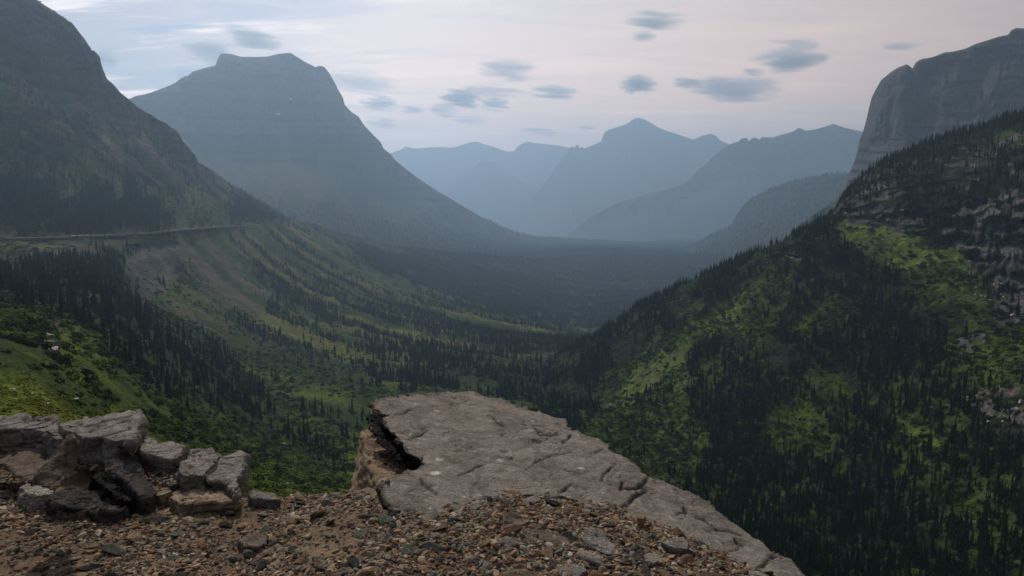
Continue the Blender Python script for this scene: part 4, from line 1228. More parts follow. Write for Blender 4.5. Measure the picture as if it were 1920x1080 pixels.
for i, (cx, lab, c_, tall) in enumerate(((134, 'white van, leftmost of the cars in the roadside row', (.75, .75, .74), 1.95), (141, 'pale silver car second from the left in the roadside row', (.55, .56, .58), 1.5),
                                         (147.5, 'white car in the middle of the roadside row', (.72, .73, .74), 1.5), (154, 'light blue car fourth from the left in the roadside row', (.35, .45, .58), 1.55),
                                         (161, 'white car, rightmost of the roadside row', (.74, .74, .72), 1.6))):
    (q,), (qb,) = bench(np.array([float(cx)])); 
    j = int(np.argmin(np.abs(rpx - cx)))
    loc = mid[j] + (mid[min(j + 1, len(mid) - 1)] - mid[j]) * (cx - rpx[j]) / 5 - nr[j] * 3.2
    car(lab, c_, loc + np.array((0, 0, .01)), math.atan2(tg[j][1], tg[j][0]), tall)
j = int(np.argmin(np.abs(rpx - 400)))
car('pale car driving alone on the road above the brown scree', (.7, .7, .7), mid[j] - nr[j] * 1.5 + np.array((0, 0, .01)), math.atan2(tg[j][1], tg[j][0]), 1.6)


def nearest(gridd, px, py, tmax=99):
    PX, PY, R, T, P = gridd
    ix, iy = to_px(P)
    k = np.argmin((ix - px) ** 2 + (iy - py) ** 2 + (T > tmax) * 1e9)
    return P.reshape(-1, 3)[k], np.unravel_index(k, PX.shape)


def drape(name, gridd, cx, cy, w, h, mat, label, cat, seed, lift=.6, rot=0.0, kind=None):
    """ragged sheet lying on a landform"""
    PX, PY, R, T, P = gridd
    ix, iy = to_px(P)
    dx, dy = ix - cx, iy - cy
    u = dx * math.cos(rot) + dy * math.sin(rot); v = -dx * math.sin(rot) + dy * math.cos(rot)
    m = (u / w) ** 2 + (v / h) ** 2 + .9 * fbm(xyz(ix / (w * .7), iy / (h * .9), 0 * ix), 3, seed=seed) < 1
    q = m[:-1, :-1] & m[1:, :-1] & m[:-1, 1:]
    if not q.any():
        return
    f = grid_faces(*PX.shape).reshape(q.shape + (4,))[q]
    ids, inv = np.unique(f, return_inverse=True)
    V = P.reshape(-1, 3)[ids] * (1 - lift / np.hypot(P.reshape(-1, 3)[ids][:, :1], P.reshape(-1, 3)[ids][:, 1:2])); V[:, 2] += lift
    tag(link(name, raw_mesh(name, V, inv.reshape(f.shape), mat)), label, cat, kind=kind)


SNOW, st_n, sb = newmat('old_snow', .7); sb.inputs['Base Color'].default_value = (.72, .74, .78, 1)
drape('snow_patch', B_grid, 1577, 366, 7, 4, SNOW, 'small white snow patch on the skyline where the right ridge meets the cliff', 'snow', 601, 1.0, -.6)
drape('snow_patch', A_grid, 82, 203, 4, 1.6, SNOW, 'small dirty snow patch high on the left mountain slope', 'snow', 602, 1.0, .5)
drape('snow_patch', A_grid, 104, 216, 3.5, 2.4, SNOW, 'tiny pale snow patch below the dirty one on the left mountain', 'snow', 603, 1.0, .7)
drape('snow_patch', M_grid, 545, 188, 4, 2.4, SNOW, 'upper small snow patch on the hazy flat topped mountain', 'snow', 604, 9, -.3)
drape('snow_patch', M_grid, 523, 217, 5, 2.8, SNOW, 'lower small snow patch on the hazy flat topped mountain', 'snow', 605, 9, .2)
drape('waterfall', A_grid, 171, 437, 2.2, 8, SNOW, 'thin white waterfall beside the row of cars', 'waterfall', 606, .8, .25)

# rocks lying on the slopes
FR = stone_mesh(801, GREYM, .6, 9, 2); FR2 = stone_mesh(802, PALEM, .45, 8, 2)
spots = [(88, 648, 3.0), (96, 660, 2.4), (80, 632, 2.2), (64, 612, 1.8), (268, 640, 2.5), (160, 783, .35), (140, 748, .5), (118, 740, .3), (150, 742, .55), (88, 757, .3), (60, 738, .25), (24, 730, .4), (30, 748, .2), (548, 922, .8), (540, 905, .4), (430, 742, 1.0), (533, 832, 2.2)]
for i, (a, b, s) in enumerate(spots):
    P0, _ = nearest(A_grid, a, b)
    o = link('rock', FR2 if s < 1 else FR); o.location = P0; o.scale = (s * 1.3, s, s * .8); o.rotation_euler = (.2, -.1, i * 1.7)
    tag(o, ('grey outcrop block on the steep near left slope' if s > 1 and a < 300 else 'small pale rock lying in the near left meadow' if a < 300 else 'pale rock lying on the slope between the left boulders and slab'),
        'rock', ('outcrop blocks on the near left slope' if s > 1 and a < 300 else 'pale rocks in the near meadow' if a < 300 else 'pale rocks low on the slope'))
RIVM, rvn, rvb = newmat('river_gravel', .8); rvb.inputs['Base Color'].default_value = (.20, .18, .16, 1)
for i, (a, b, w, h, ro) in enumerate(((1064, 648, 7, 2.2, -.4), (982, 690, 3, 6, .2))):
    drape('river', A_grid, a, b, w, h, RIVM, 'pale gravel bar of the stream on the valley floor', 'stream', 610 + i, .8, ro, kind='structure')
# ------------------------------------------------------------------ vegetation
def leaf_mat(name, c1, c2, rough=0.8):
    m, nt, b = newmat(name, rough)
    oi = nt.nodes.new('ShaderNodeObjectInfo')
    cr = nt.nodes.new('ShaderNodeMix'); cr.data_type = 'RGBA'
    cr.inputs[6].default_value = (*c1, 1); cr.inputs[7].default_value = (*c2, 1)
    nt.links.new(oi.outputs['Random'], cr.inputs[0])
    tc = nt.nodes.new('ShaderNodeTexCoord')
    n = noise_node(nt, tc.outputs['Object'], 6.0, 2)
    nt.links.new(mul_col(nt, cr.outputs[2], maprange(nt, n, .3, .7, .7, 1.3)), b.inputs['Base Color'])
    return m


NEEDLE = leaf_mat('conifer_needles', (0.008, 0.014, 0.006), (0.030, 0.042, 0.013))
BARK = leaf_mat('conifer_bark', (0.07, 0.055, 0.045), (0.12, 0.10, 0.085), .95)
BUSH = leaf_mat('shrub_leaves', (0.034, 0.060, 0.006), (0.085, 0.12, 0.016))
DARKBUSH = leaf_mat('juniper_leaves', (0.008, 0.015, 0.005), (0.019, 0.029, 0.008))
HERB = leaf_mat('meadow_herbs', (0.060, 0.088, 0.008), (0.11, 0.105, 0.018))


def crown_mesh(name, seed, tiers=9, m=7, width=.13, base=.08, taper=1.0, gappy=.15):
    r = random.Random(seed); V = []; F = []
    for k in range(tiers):
        f = k / (tiers - 1)
        z0 = base + (1 - base) * (f ** .92) * .93
        rad = width * ((1 - f) ** taper * .95 + .05) * r.uniform(.75, 1.2)
        if r.random() < gappy:
            rad *= .55
        top = min(1.0, z0 + (1 - base) / tiers * r.uniform(1.5, 2.1))
        c = len(V); V.append((0, 0, top)); a0 = r.uniform(0, 6.28)
        for i in range(2 * m):
            a = a0 + math.pi * i / m
            q = rad * (r.uniform(.85, 1.25) if i % 2 == 0 else r.uniform(.35, .55))
            V.append((q * math.cos(a), q * math.sin(a), z0 - (0.035 * r.uniform(.4, 1.4) if i % 2 == 0 else -.012)))
        for i in range(2 * m):
            F.append((c, c + 1 + i, c + 1 + (i + 1) % (2 * m)))
    return raw_mesh(name, V, F, NEEDLE, smooth=False)


def trunk_mesh(name):
    V = []; F = []
    for k, (z, q) in enumerate(((-.06, .022), (.0, .017), (.5, .010), (.97, .002))):
        for i in range(6):
            V.append((q * math.cos(i * 1.0472), q * math.sin(i * 1.0472), z))
    for k in range(3):
        for i in range(6):
            F.append((6 * k + i, 6 * k + (i + 1) % 6, 6 * k + 6 + (i + 1) % 6, 6 * k + 6 + i))
    return raw_mesh(name, V, F, BARK)


def tuft_mesh(name, mat, seed, n=34, spread=1.0, high=.55, leaf=.20):
    """a low bush: leaf clumps spread through a flattened dome"""
    r = random.Random(seed); V = []; F = []
    lobes = [(r.uniform(-.45, .45) * spread, r.uniform(-.45, .45) * spread, r.uniform(.5, 1) * high, r.uniform(.3, .5) * spread) for _ in range(5)]
    for i in range(n):
        lx, ly, lh, lr = r.choice(lobes)
        a = r.uniform(0, 6.28); el = math.asin(r.uniform(.0, 1))
        x = lx + lr * math.cos(a) * math.cos(el); y = ly + lr * math.sin(a) * math.cos(el); z = lh * (.15 + .85 * math.sin(el))
        c = Vector((x, y, z)); nrm = Vector((math.cos(a) * math.cos(el), math.sin(a) * math.cos(el), math.sin(el) + .25)).normalized()
        t = nrm.orthogonal().normalized(); t = (Matrix.Rotation(r.uniform(0, 6.28), 3, nrm) @ t); b = nrm.cross(t)
        s = leaf * r.uniform(.7, 1.4); k = len(V)
        V += [c + t * s - nrm * s * .3, c + b * s * .6, c - t * s - nrm * s * .3, c - b * s * .6, c + nrm * s * .45]
        F += [(k, k + 1, k + 4), (k + 1, k + 2, k + 4), (k + 2, k + 3, k + 4), (k + 3, k, k + 4)]
    return raw_mesh(name, [tuple(v) for v in V], F, mat, smooth=False)


CROWNS = [crown_mesh('fir_crown', 1), crown_mesh('fir_crown', 2, 10, 6, .10, .05), crown_mesh('fir_crown', 3, 8, 7, .15, .04, 1.15),
          crown_mesh('fir_crown', 4, 11, 6, .085, .1, .8, .3), crown_mesh('fir_crown', 5, 9, 8, .125, .02, .9)]
TRUNK = trunk_mesh('fir_trunk')


def scatter_on(gridd, density, seed, hlo, hhi, zoff=-.3):
    """points on a landform, density per square metre for each cell"""
    PX, PY, R, T, P = gridd
    a = P[:-1, :-1]; b = P[:-1, 1:]; c = P[1:, :-1]
    cr = np.cross((b - a)[..., :3], (c - a)[..., :3])
    area = np.abs(cr[..., 2])
    rr = np.random.default_rng(seed)
    lam = area * density[:-1, :-1]
    lam = np.where((PX[:-1, :-1] > -200) & (PX[:-1, :-1] < 2120), lam, 0)
    n = rr.poisson(np.minimum(lam, 50))
    i, j = np.nonzero(n); k = n[i, j]
    i = np.repeat(i, k); j = np.repeat(j, k)
    u = rr.random(len(i))[:, None]; v = rr.random(len(i))[:, None]
    pos = (P[i, j] * (1 - u) + P[i, j + 1] * u) * (1 - v) + (P[i + 1, j] * (1 - u) + P[i + 1, j + 1] * u) * v
    pos[:, 2] += zoff
    h = (hlo + (hhi - hlo) * rr.random(len(i)) ** 1.3) * np.where(rr.random(len(i)) < .22, .55, 1)
    return pos, h


def instancer(name, label, cat, pts, scl, rot, srcs, mat_objs=None, kind='stuff', pick=None):
    """one object that repeats the source meshes on points (geometry nodes)"""
    me = bpy.data.meshes.new(name)
    me.vertices.add(len(pts)); me.vertices.foreach_set('co', np.asarray(pts, np.float32).ravel())
    for nm, ty, dat in (('scl', 'FLOAT_VECTOR', scl), ('rot', 'FLOAT_VECTOR', rot)):
        a = me.attributes.new(nm, ty, 'POINT'); a.data.foreach_set('vector', np.asarray(dat, np.float32).ravel())
    if pick is None:
        pick = rng.integers(0, len(srcs), len(pts))
    a = me.attributes.new('pick', 'INT', 'POINT'); a.data.foreach_set('value', np.asarray(pick, np.int32))
    o = link(name, me)
    ng = bpy.data.node_groups.new(name + '_nodes', 'GeometryNodeTree')
    ng.interface.new_socket('Geometry', in_out='INPUT', socket_type='NodeSocketGeometry')
    ng.interface.new_socket('Geometry', in_out='OUTPUT', socket_type='NodeSocketGeometry')
    gi = ng.nodes.new('NodeGroupInput'); go = ng.nodes.new('NodeGroupOutput')
    iop = ng.nodes.new('GeometryNodeInstanceOnPoints')
    ng.links.new(gi.outputs[0], iop.inputs['Points'])
    j = ng.nodes.new('GeometryNodeJoinGeometry')
    for s in srcs:
        oi = ng.nodes.new('GeometryNodeObjectInfo'); oi.inputs['Object'].default_value = s
        oi.inputs['As Instance'].default_value = True
        ng.links.new(oi.outputs['Geometry'], j.inputs[0])
    ng.links.new(j.outputs[0], iop.inputs['Instance'])
    iop.inputs['Pick Instance'].default_value = True

    def na(nm, ty):
        n = ng.nodes.new('GeometryNodeInputNamedAttribute'); n.data_type = ty; n.inputs['Name'].default_value = nm
        return n.outputs[0]
    ng.links.new(na('pick', 'INT'), iop.inputs['Instance Index'])
    ng.links.new(na('scl', 'FLOAT_VECTOR'), iop.inputs['Scale'])
    ng.links.new(na('rot', 'FLOAT_VECTOR'), iop.inputs['Rotation'])
    ng.links.new(iop.outputs[0], go.inputs[0])
    md = o.modifiers.new('scatter', 'NODES'); md.node_group = ng
    tag(o, label, cat, kind=kind)
    return o


def spin(n, tilt=.04):
    return np.stack([rng.normal(0, tilt, n), rng.normal(0, tilt, n), rng.uniform(0, 6.283, n)], -1)


# density fields ---------------------------------------------------------------
PX, PY, R, T, P = A_grid
x, y, z = P[..., 0], P[..., 1], P[..., 2]
fo = look(m_forestA, *A_warp); st = look(m_strip, *A_warp)
clump = fbm(xyz(x / 38, y / 38, 0 * z), 4, seed=71)
stripe = fbm(xyz(x / 520, (y + .42 * x) / 24, 0 * z), 3, seed=72)
patch = sstep(fo * 1.15 + clump * 1.5 - .45 + .3 * ((PX < 600) & (T > 7)), 0, .4)
dens = fo * patch * np.where((fo > .9) & (PX < 600) & (T > 7), .09, np.where(fo > .95, .05, .034))
dens = np.maximum(dens, st * sstep(stripe + .2 * clump, 0.12, .26) * .045)
dens = np.maximum(dens, st * sstep(clump, .2, .5) * .006)
low = sstep(PY, 560, 640) * (PX > 380) * (PX < 1000) * (R > 450) * (1 - fo)
dens = np.maximum(dens, low * sstep(clump + .3 * stripe, .22, .5) * .010)
dens = np.maximum(dens, (PX < 460) * sstep(T, 7.3, 8) * sstep(9.3 - T, 0, .5) * sstep(clump, -.05, .2) * .013)
dens = np.where(R > 1800, dens * np.clip(1800 / R, 0.2, 1) ** 1.2, dens)
dens = np.where((R > 2600) & (PX > 560), np.minimum(dens + .004, .012), dens)
dens *= np.where((PX < 600) & (T > 5.93) & (T < 7.1), 0, 1)
dens *= (R > 260) * (T < 12.6)
dens *= np.where(PX > 1150, (R > 1700), 1)
dens *= np.where((PX > 1020) & (R < 840), 0, 1)
pA, hA = scatter_on(A_grid, dens * 1.15, 5, 6.5, 15.5)
rA = np.hypot(pA[:, 0], pA[:, 1])
hA *= np.where(rA < 450, .7, 1) * np.where(rA > 3000, 1.35, 1)
ax, ay = to_px(pA)
hA *= np.where((ax < 560) & (ay < 430), 1.1, 1)
hA *= np.where((ax > 680) & (ax < 1100) & (ay > 640) & (ay < 760), 1.25, 1)

PX, PY, R, T, P = B_grid
x, y, z = P[..., 0], P[..., 1], P[..., 2]
clear = look(m_clear, *B_warp); rock = look(m_cliff, *B_warp); br = look(m_bright, *B_warp); tal = look(m_talus, *B_warp)
opn = look(m_openB, PX, PY)
clump = fbm(xyz(x / 30, y / 60, z / 60), 4, seed=81)
lowr = sstep(PY, 620, 800) * (PX > 1290)
d = .060 * sstep(clump + .15 + .5 * lowr, 0.0, .2)
d *= 1 - .97 * sstep(clear, 0, .75)
d = np.maximum(d, clear * (1 - br) * sstep(clump, .25, .45) * .016)
d *= 1 - .72 * sstep(rock, .3, 1)
d *= 1 - .3 * np.clip(opn, 0, 1)
d *= (1 - .98 * sstep(br, 0, .5)) * (1 - np.clip(tal, 0, 1) * .9)
crestB = np.exp(-((T - 7) / .5) ** 2)
d = np.maximum(d, crestB * .045 * (sstep(clump, -.5, 0)))
d *= (T < 7.35) * (R > 225)
pB, hB = scatter_on(B_grid, d * 1.35, 6, 5.5, 14)
bx, by = to_px(pB)
hB *= np.where(by < 420, .85, 1.0)

PX, PY, R, T, P = M_grid
n = fbm(xyz(P[..., 0] / 120, P[..., 1] / 120, P[..., 2] * 0), 3, seed=91)
tl = np.interp(PX, [100, 500, 640, 760, 860, 950, 1300], [360, 380, 400, 395, 395, 405, 430])
d = .0042 * sstep((PY - tl) / 30 + 1.5 * n, 0, 1) * (T < 4.1)
pM, hM = scatter_on(M_grid, d, 7, 14, 24)
PX, PY, R, T, P = D_grid
pD, hD = scatter_on(D_grid, .0035 * (T < 3.1) + 0 * PX, 8, 14, 22)

allp = np.concatenate([pA, pB, pM, pD]); allh = np.concatenate([hA, hB, hM, hD])
ax, ay = to_px(allp); ar = np.hypot(allp[:, 0], allp[:, 1])
# the foreground rock and rubble hide everything below this line
FGX = [-400, 0, 262, 275, 455, 460, 650, 665, 700, 780, 890, 1000, 1060, 1210, 1350, 1450, 1510, 1520, 2200]
FGY = [775, 782, 772, 815, 855, 930, 920, 840, 755, 737, 737, 765, 792, 897, 962, 1030, 1080, 1400, 1400]
vis = (ay < np.interp(ax, FGX, FGY) - 4) & (ax > 5) & (ax < 1915) & (ay > 0) & (ay < 1085)
size = allh / ar * vis
order = np.argsort(-size)
near_i = order[:300]
far_mask = np.ones(len(allp), bool); far_mask[near_i] = False
open('/tmp/n.txt','w').write(str(len(allp))+' '+str(sorted(size[near_i]*FPX)[::30])) if 0 else print('TREES', len(allp), 'A', len(pA), 'B', len(pB), 'M', len(pM), 'D', len(pD), 'near px', size[near_i].min() * FPX)

PLACES = [(lambda X, Y: X < 470 and Y < 700, 'on the near left slope below the road cliff'), (lambda X, Y: X < 470, 'on the near left slope behind the left boulders'),
          (lambda X, Y: X < 660, 'on the left slope between the boulders and slab'), (lambda X, Y: X < 900, 'in the valley just above the slab'),
          (lambda X, Y: X < 1060, 'in the valley above the slab top'), (lambda X, Y: X < 1320 and Y < 760, 'at the head of the green bowl'),
          (lambda X, Y: X < 1320, 'low in the green bowl beside the slab'), (lambda X, Y: X < 1480 and Y > 900, 'in the dark wood against the slab edge'),
          (lambda X, Y: X < 1480 and Y > 780, 'right of the green bowl near the slab'), (lambda X, Y: X < 1480, 'on the slope right above the green bowl'),
          (lambda X, Y: X < 1700 and Y > 960, 'in the dark wood past the slab tip'), (lambda X, Y: X < 1700 and Y > 840, 'in the dark wood below the pale shrubs'),
          (lambda X, Y: X < 1700, 'in the middle of the right slope'), (lambda X, Y: Y > 960, 'in the lower right corner wood'),
          (lambda X, Y: Y > 840, 'in the wood below the pale talus'), (lambda X, Y: True, 'beside the pale talus on the right slope')]
seen = set()
for q in near_i:
    X, Y = ax[q], ay[q]
    for f, plc in PLACES:
        if f(X, Y):
            break
    w = random.uniform(.95, 1.7)
    hq = size[q] * FPX
    lab = f"{'tall' if hq > 48 else 'medium height' if hq > 38 else 'short'} {'broad' if w > 1.4 else 'slim' if w < 1.15 else 'dark'} conifer {plc}"
    grp = 'conifers ' + plc
    e = bpy.data.objects.new('conifer', None); C.objects.link(e)
    e.location = allp[q]; hgt = float(allh[q])
    e.scale = (hgt * w, hgt * w, hgt); e.rotation_euler = (random.gauss(0, .03), random.gauss(0, .03), random.uniform(0, 6.28))
    tag(e, lab, 'tree', grp)
    link('crown', CROWNS[random.randrange(5)], e); link('trunk', TRUNK, e)

crown_srcs = []
for cm in CROWNS:
    for o in C.objects:
        if o.type == 'MESH' and o.data == cm:
            crown_srcs.append(o); break
idx = np.nonzero(far_mask)[0]
w = rng.uniform(.95, 1.6, len(idx)) * np.where(ar[idx] > 2500, 1.35, 1)
hh = allh[idx]
instancer('forest', 'dark conifer forest covering the valley floor and both slopes', 'forest', allp[idx],
          np.stack([hh * w, hh * w, hh], -1), spin(len(idx)), crown_srcs)

# shrubs ---------------------------------------------------------------------
bush_meshes = [tuft_mesh('bush_leaves', BUSH, 10 + i, 44) for i in range(3)] + [tuft_mesh('bush_leaves', DARKBUSH, 20 + i, 50, 1.0, .7) for i in range(2)]
herb_meshes = [tuft_mesh('herb_leaves', HERB, 40 + i, 22, 1.0, .35, .22) for i in range(2)]

PX, PY, R, T, P = A_grid
x, y, z = P[..., 0], P[..., 1], P[..., 2]
ald = look(m_alder, PX, PY); nearm = look(m_near, PX, PY); fo = look(m_forestA, PX, PY); rk = look(m_rock, PX, PY); sc = look(m_scree, PX, PY)
c1 = fbm(xyz(x / 14, y / 14, 0 * z), 4, seed=101); c2 = fbm(xyz(x / 45, y / 45, 0 * z), 4, seed=102)
dark = np.clip(ald, 0, 1) * sstep(c1 + .25, 0, .3) * .35 + nearm * sstep(c1, .18, .35) * .12
dark *= (R > 40) * (R < 520)
pos1, s1 = scatter_on(A_grid, dark, 15, .8, 2.6, -.15)
r1 = np.hypot(pos1[:, 0], pos1[:, 1]); s1 *= np.clip(r1 / 170, .4, 1.15)
stw = look(m_strip, *A_warp)
light = (1 - .75 * stw) * ((1 - nearm) * sstep(c2 + .35, 0, .4) * .065 + nearm * .06) * (R > 200) * (R < 1600) * (1 - rk) * (1 - sc)
light *= np.where((PX > 1050) & (R < 840), 0, 1)
pos2, s2 = scatter_on(A_grid, light, 16, 1.2, 3.4, -.3)
herb = nearm * (1 - .5 * ald) * np.clip(60 / np.maximum(R, 30), 0, 1) ** 1.4 * 1.6 * (R > 26) * (R < 330)
pos3, s3 = scatter_on(A_grid, herb * 1.5, 17, .2, .6, -.06)
PX, PY, R, T, P = B_grid
cl = look(m_clear, PX, PY); br = look(m_bright, PX, PY); rk = look(m_cliff, PX, PY)
c3 = fbm(xyz(P[..., 0] / 25, P[..., 1] / 25, 0 * PX), 4, seed=103)
d = (.16 * cl * (1 - .95 * sstep(br, .1, .8)) + .075 * sstep(c3, -.35, .15)) * (1 - .8 * rk) * (T < 7.1) * (R > 240)
pos4, s4 = scatter_on(B_grid, d, 18, 1.2, 3.6, -.3)
print('SHRUBS', len(pos1), len(pos2), len(pos3), len(pos4))

SH = np.concatenate([pos1, pos2, pos4]); SS = np.concatenate([s1, s2, s4])
pk = np.concatenate([np.where(rng.random(len(pos1)) < .75, 3, 0) + rng.integers(0, 2, len(pos1)),
                     rng.integers(0, 4, len(pos2)), rng.integers(0, 4, len(pos4))])
sx, sy = to_px(SH); sr = np.hypot(SH[:, 0], SH[:, 1])
vis = (sy < np.interp(sx, FGX, FGY) - 3) & (sx > 4) & (sx < 640) & (sy < 1080) & (sr < 330)
o_ = np.argsort(-(SS / sr) * vis)[:120]
keep = np.ones(len(SH), bool); keep[o_] = False
for q in o_:
    kind_ = 'dark juniper' if pk[q] >= 3 else 'leafy green'
    wide = 'large' if SS[q] / sr[q] * FPX > 17 else 'medium' if SS[q] / sr[q] * FPX > 13 else 'small'
    plc = ('at the left edge of the near meadow' if sx[q] < 110 and sy[q] > 640 else 'on the steep bank above the near meadow' if sx[q] < 220 and sy[q] <= 680 else
           'in the near meadow above the left boulders' if sx[q] < 262 else 'on the slope behind the pale tilted slab' if sx[q] < 350 else
           'on the slope behind the cracked slabs' if sx[q] < 470 else 'low on the slope beside the cracked slabs' if sx[q] < 560 else 'low on the slope against the big slab')
    lab = f'{wide} {kind_} shrub {plc}'; grp = f'shrubs {plc}'
    o = link('shrub', bush_meshes[min(4, int(pk[q]))])
    o.location = SH[q]; o.rotation_euler = (0, 0, random.uniform(0, 6.28)); s = float(SS[q]); o.scale = (s, s, s * random.uniform(.7, 1.1))
    tag(o, lab, 'shrub', grp)
bsrc = []
for bm_ in bush_meshes:
    c = [o for o in C.objects if o.type == 'MESH' and o.data == bm_]
    if not c:
        o = link('shrub', bm_); o.location = SH[0]; o.scale = (1, 1, 1)
        tag(o, 'green shrub on the far grassy slope', 'shrub', 'shrubs on the far slope'); c = [o]
    bsrc.append(c[0])
k = np.nonzero(keep)[0]
instancer('undergrowth', 'green alder and juniper undergrowth between the trees', 'undergrowth', SH[k],
          np.stack([SS[k] * rng.uniform(.8, 1.5, len(k)), SS[k] * rng.uniform(.8, 1.5, len(k)), SS[k] * rng.uniform(.7, 1.2, len(k))], -1), spin(len(k), .1), bsrc, pick=pk[k])
ho_ = link('grass', herb_meshes[0]); ho_.location = pos3[0] if len(pos3) else (0, 40, -12); ho_.scale = (.5, .5, .5)
tag(ho_, 'tuft of bright meadow grass on the near left slope', 'grass', kind='stuff')
h2_ = link('grass', herb_meshes[1]); h2_.location = pos3[1] if len(pos3) > 1 else (0, 41, -12); h2_.scale = (.5, .5, .5)
tag(h2_, 'tuft of bright meadow grass on the near left slope', 'grass', kind='stuff')
instancer('meadow_grass', 'bright green herbs and grass of the near left meadow', 'grass', pos3,
          np.stack([s3 * rng.uniform(.8, 1.6, len(s3)), s3, s3 * rng.uniform(.6, 1.2, len(s3))], -1), spin(len(s3), .12), [ho_, h2_])
n_ = len(PP)
instancer('gravel', 'mixed brown, rust and grey gravel covering the ledge', 'gravel', PP,
          np.stack([ps * rng.uniform(.8, 1.5, n_), ps * rng.uniform(.8, 1.2, n_), ps * rng.uniform(.7, 1.2, n_)], -1), spin(n_, .3), pso)
# talus blocks below the right cliff, and pale debris at the cliff foot
PX, PY, R, T, P = B_grid
tal = look(m_talus, PX, PY); ck = look(m_cliff, PX, PY)
pt, sz = scatter_on(B_grid, (tal * .035 + .004 * sstep(ck, .5, 1)) * (T < 6.9) * (R > 300), 31, .5, 2.4, 0)
tro = []
for i in range(3):
    tm = stone_mesh(820 + i, PALEM if i else GREYM, .6, 8, 1)
    o = link('talus', tm); o.location = pt[i]; o.scale = (sz[i],) * 3
    tag(o, 'pale talus block below the cliff band of the right slope', 'talus', kind='stuff'); tro.append(o)
instancer('talus', 'pale talus blocks strewn below the cliff band of the right slope', 'talus', pt, np.stack([sz * 1.2, sz, sz * .8], -1), spin(len(pt), .5), tro)

# ------------------------------------------------------------------ clouds: real volumes above the haze
def cloud_mat(seed, dens, thr, stretch):
    m = bpy.data.materials.new('cloud'); m.use_nodes = True
    t = m.node_tree
    for n in list(t.nodes):
        t.nodes.remove(n)
    tc = t.nodes.new('ShaderNodeTexCoord')
    ln = t.nodes.new('ShaderNodeVectorMath'); ln.operation = 'LENGTH'; t.links.new(tc.outputs['Object'], ln.inputs[0])
    mp = t.nodes.new('ShaderNodeMapping'); mp.inputs['Scale'].default_value = (.8, 1.0, stretch); mp.inputs['Location'].default_value = (seed * 3.7, seed * 1.3, 0)
    t.links.new(tc.outputs['Object'], mp.inputs[0])
    nn = noise_node(t, mp.outputs[0], 1.3, 4, .55, .4)
    f = t.nodes.new('ShaderNodeMath'); f.operation = 'MULTIPLY_ADD'; t.links.new(nn, f.inputs[0]); f.inputs[1].default_value = 2.9; f.inputs[2].default_value = thr
    g_ = t.nodes.new('ShaderNodeMath'); g_.operation = 'SUBTRACT'; t.links.new(f.outputs[0], g_.inputs[0]); t.links.new(ln.outputs['Value'], g_.inputs[1])
    d = maprange(t, g_.outputs[0], 0, .9, 0, dens)
    e = t.nodes.new('ShaderNodeMapRange'); e.inputs[1].default_value = 1.0; e.inputs[2].default_value = .7; e.inputs[3].default_value = 0; e.inputs[4].default_value = 1
    t.links.new(ln.outputs['Value'], e.inputs[0])
    mu = t.nodes.new('ShaderNodeMath'); mu.operation = 'MULTIPLY'; t.links.new(d, mu.inputs[0]); t.links.new(e.outputs[0], mu.inputs[1])
    v = t.nodes.new('ShaderNodeVolumePrincipled'); v.inputs['Color'].default_value = (.54, .59, .68, 1); v.inputs['Anisotropy'].default_value = .2
    t.links.new(mu.outputs[0], v.inputs['Density'])
    o = t.nodes.new('ShaderNodeOutputMaterial'); t.links.new(v.outputs[0], o.inputs['Volume'])
    return m


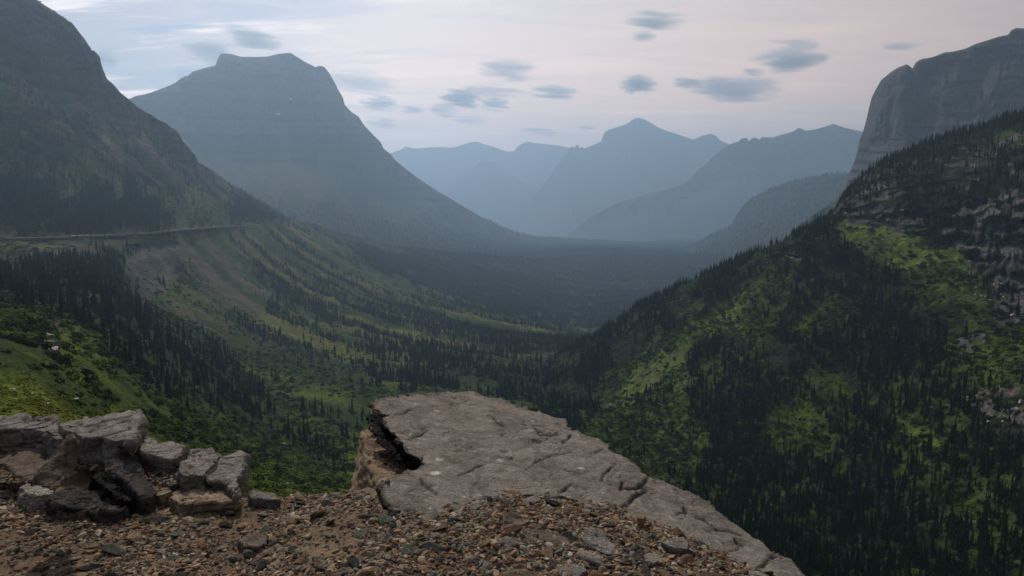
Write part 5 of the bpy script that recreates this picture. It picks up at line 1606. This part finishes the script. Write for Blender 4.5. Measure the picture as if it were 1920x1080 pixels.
CL = [(1482, 106, 62, 27, 1.6, 'dark blue lens shaped cloud high on the right, the boldest one'), (1376, 166, 80, 22, 1.5, 'long flat blue grey cloud left below the boldest one'), (1196, 159, 36, 18, 1.3, 'round blue grey cloud above the domed peak'),
      (1289, 154, 28, 11, .9, 'small cloud touching the left end of the long flat cloud'), (866, 182, 40, 18, 1.6, 'dark blue oval cloud over the far left ridge'), (926, 194, 34, 14, 1.1, 'smaller ragged cloud just right of the dark oval one'),
      (712, 193, 36, 13, 1.2, 'flat grey blue cloud beside the steep edge of the flat topped mountain'), (775, 206, 24, 8, .8, 'faint little cloud left of the dark oval one'), (832, 206, 28, 12, .8, 'faint ragged cloud below the dark oval one'),
      (1038, 172, 46, 13, 1.0, 'thin wispy cloud with a long tail right of centre'), (950, 132, 62, 20, .7, 'wispy torn cloud high in the middle'), (925, 172, 58, 13, .6, 'pale thin streak of cloud behind the dark oval one'),
      (1228, 38, 58, 16, 1.0, 'torn grey cloud near the top edge right of centre'), (1206, 68, 26, 9, .7, 'faint patch of cloud below the torn grey one'), (1412, 136, 24, 7, .8, 'tiny flat cloud between the two boldest clouds'),
      (1010, 247, 40, 7, .7, 'thin low streak of cloud above the jagged spires'), (676, 156, 74, 20, .6, 'pale spread out cloud right of the flat summit'), (716, 230, 32, 11, .7, 'faint low cloud beside the steep mountain edge'),
      (880, 225, 40, 9, .5, 'faint streak of cloud low over the far left ridge'), (470, 73, 56, 17, 1.3, 'dark streaked cloud above the flat summit'), (394, 98, 44, 21, 1.2, 'blue grey cloud left of the flat summit'),
      (352, 142, 24, 12, .7, 'small soft cloud on the left shoulder of the flat topped mountain'), (1690, 86, 34, 6, .5, 'barely visible streak of cloud beside the tall right cliff'), (1100, 240, 20, 5, .5, 'tiny low streak of cloud left of the domed peak'),
      (196, 108, 26, 20, .7, 'soft blue cloud behind the left mountain crest')]
sph = bmesh.new(); bmesh.ops.create_icosphere(sph, subdivisions=3, radius=1)
for i, (cx, cy, w, h, k, lab) in enumerate(CL):
    d = ray(float(cx), float(cy)); el = math.atan2(d[2], math.hypot(d[0], d[1]))
    zc = 2300.0
    rr_ = zc / math.tan(el)
    P0 = at(float(cx), float(cy), rr_)
    dist = float(np.linalg.norm(P0)) * .98
    me = bpy.data.meshes.new('cloud'); sph.to_mesh(me)
    W_, H_ = w * 1.2 * dist / FPX, h * 1.3 * dist / FPX
    me.materials.append(cloud_mat(i + 1, k * 5.0 / (1.1 * W_), -.66, 2.3))
    o = link('cloud', me); o.location = P0; o.scale = (W_, W_ * .8, H_)
    o.rotation_euler = (0, math.radians(4), -math.atan2(d[0], d[1]))
    tag(o, lab, 'cloud', 'separate clouds over the valley')
sph.free()
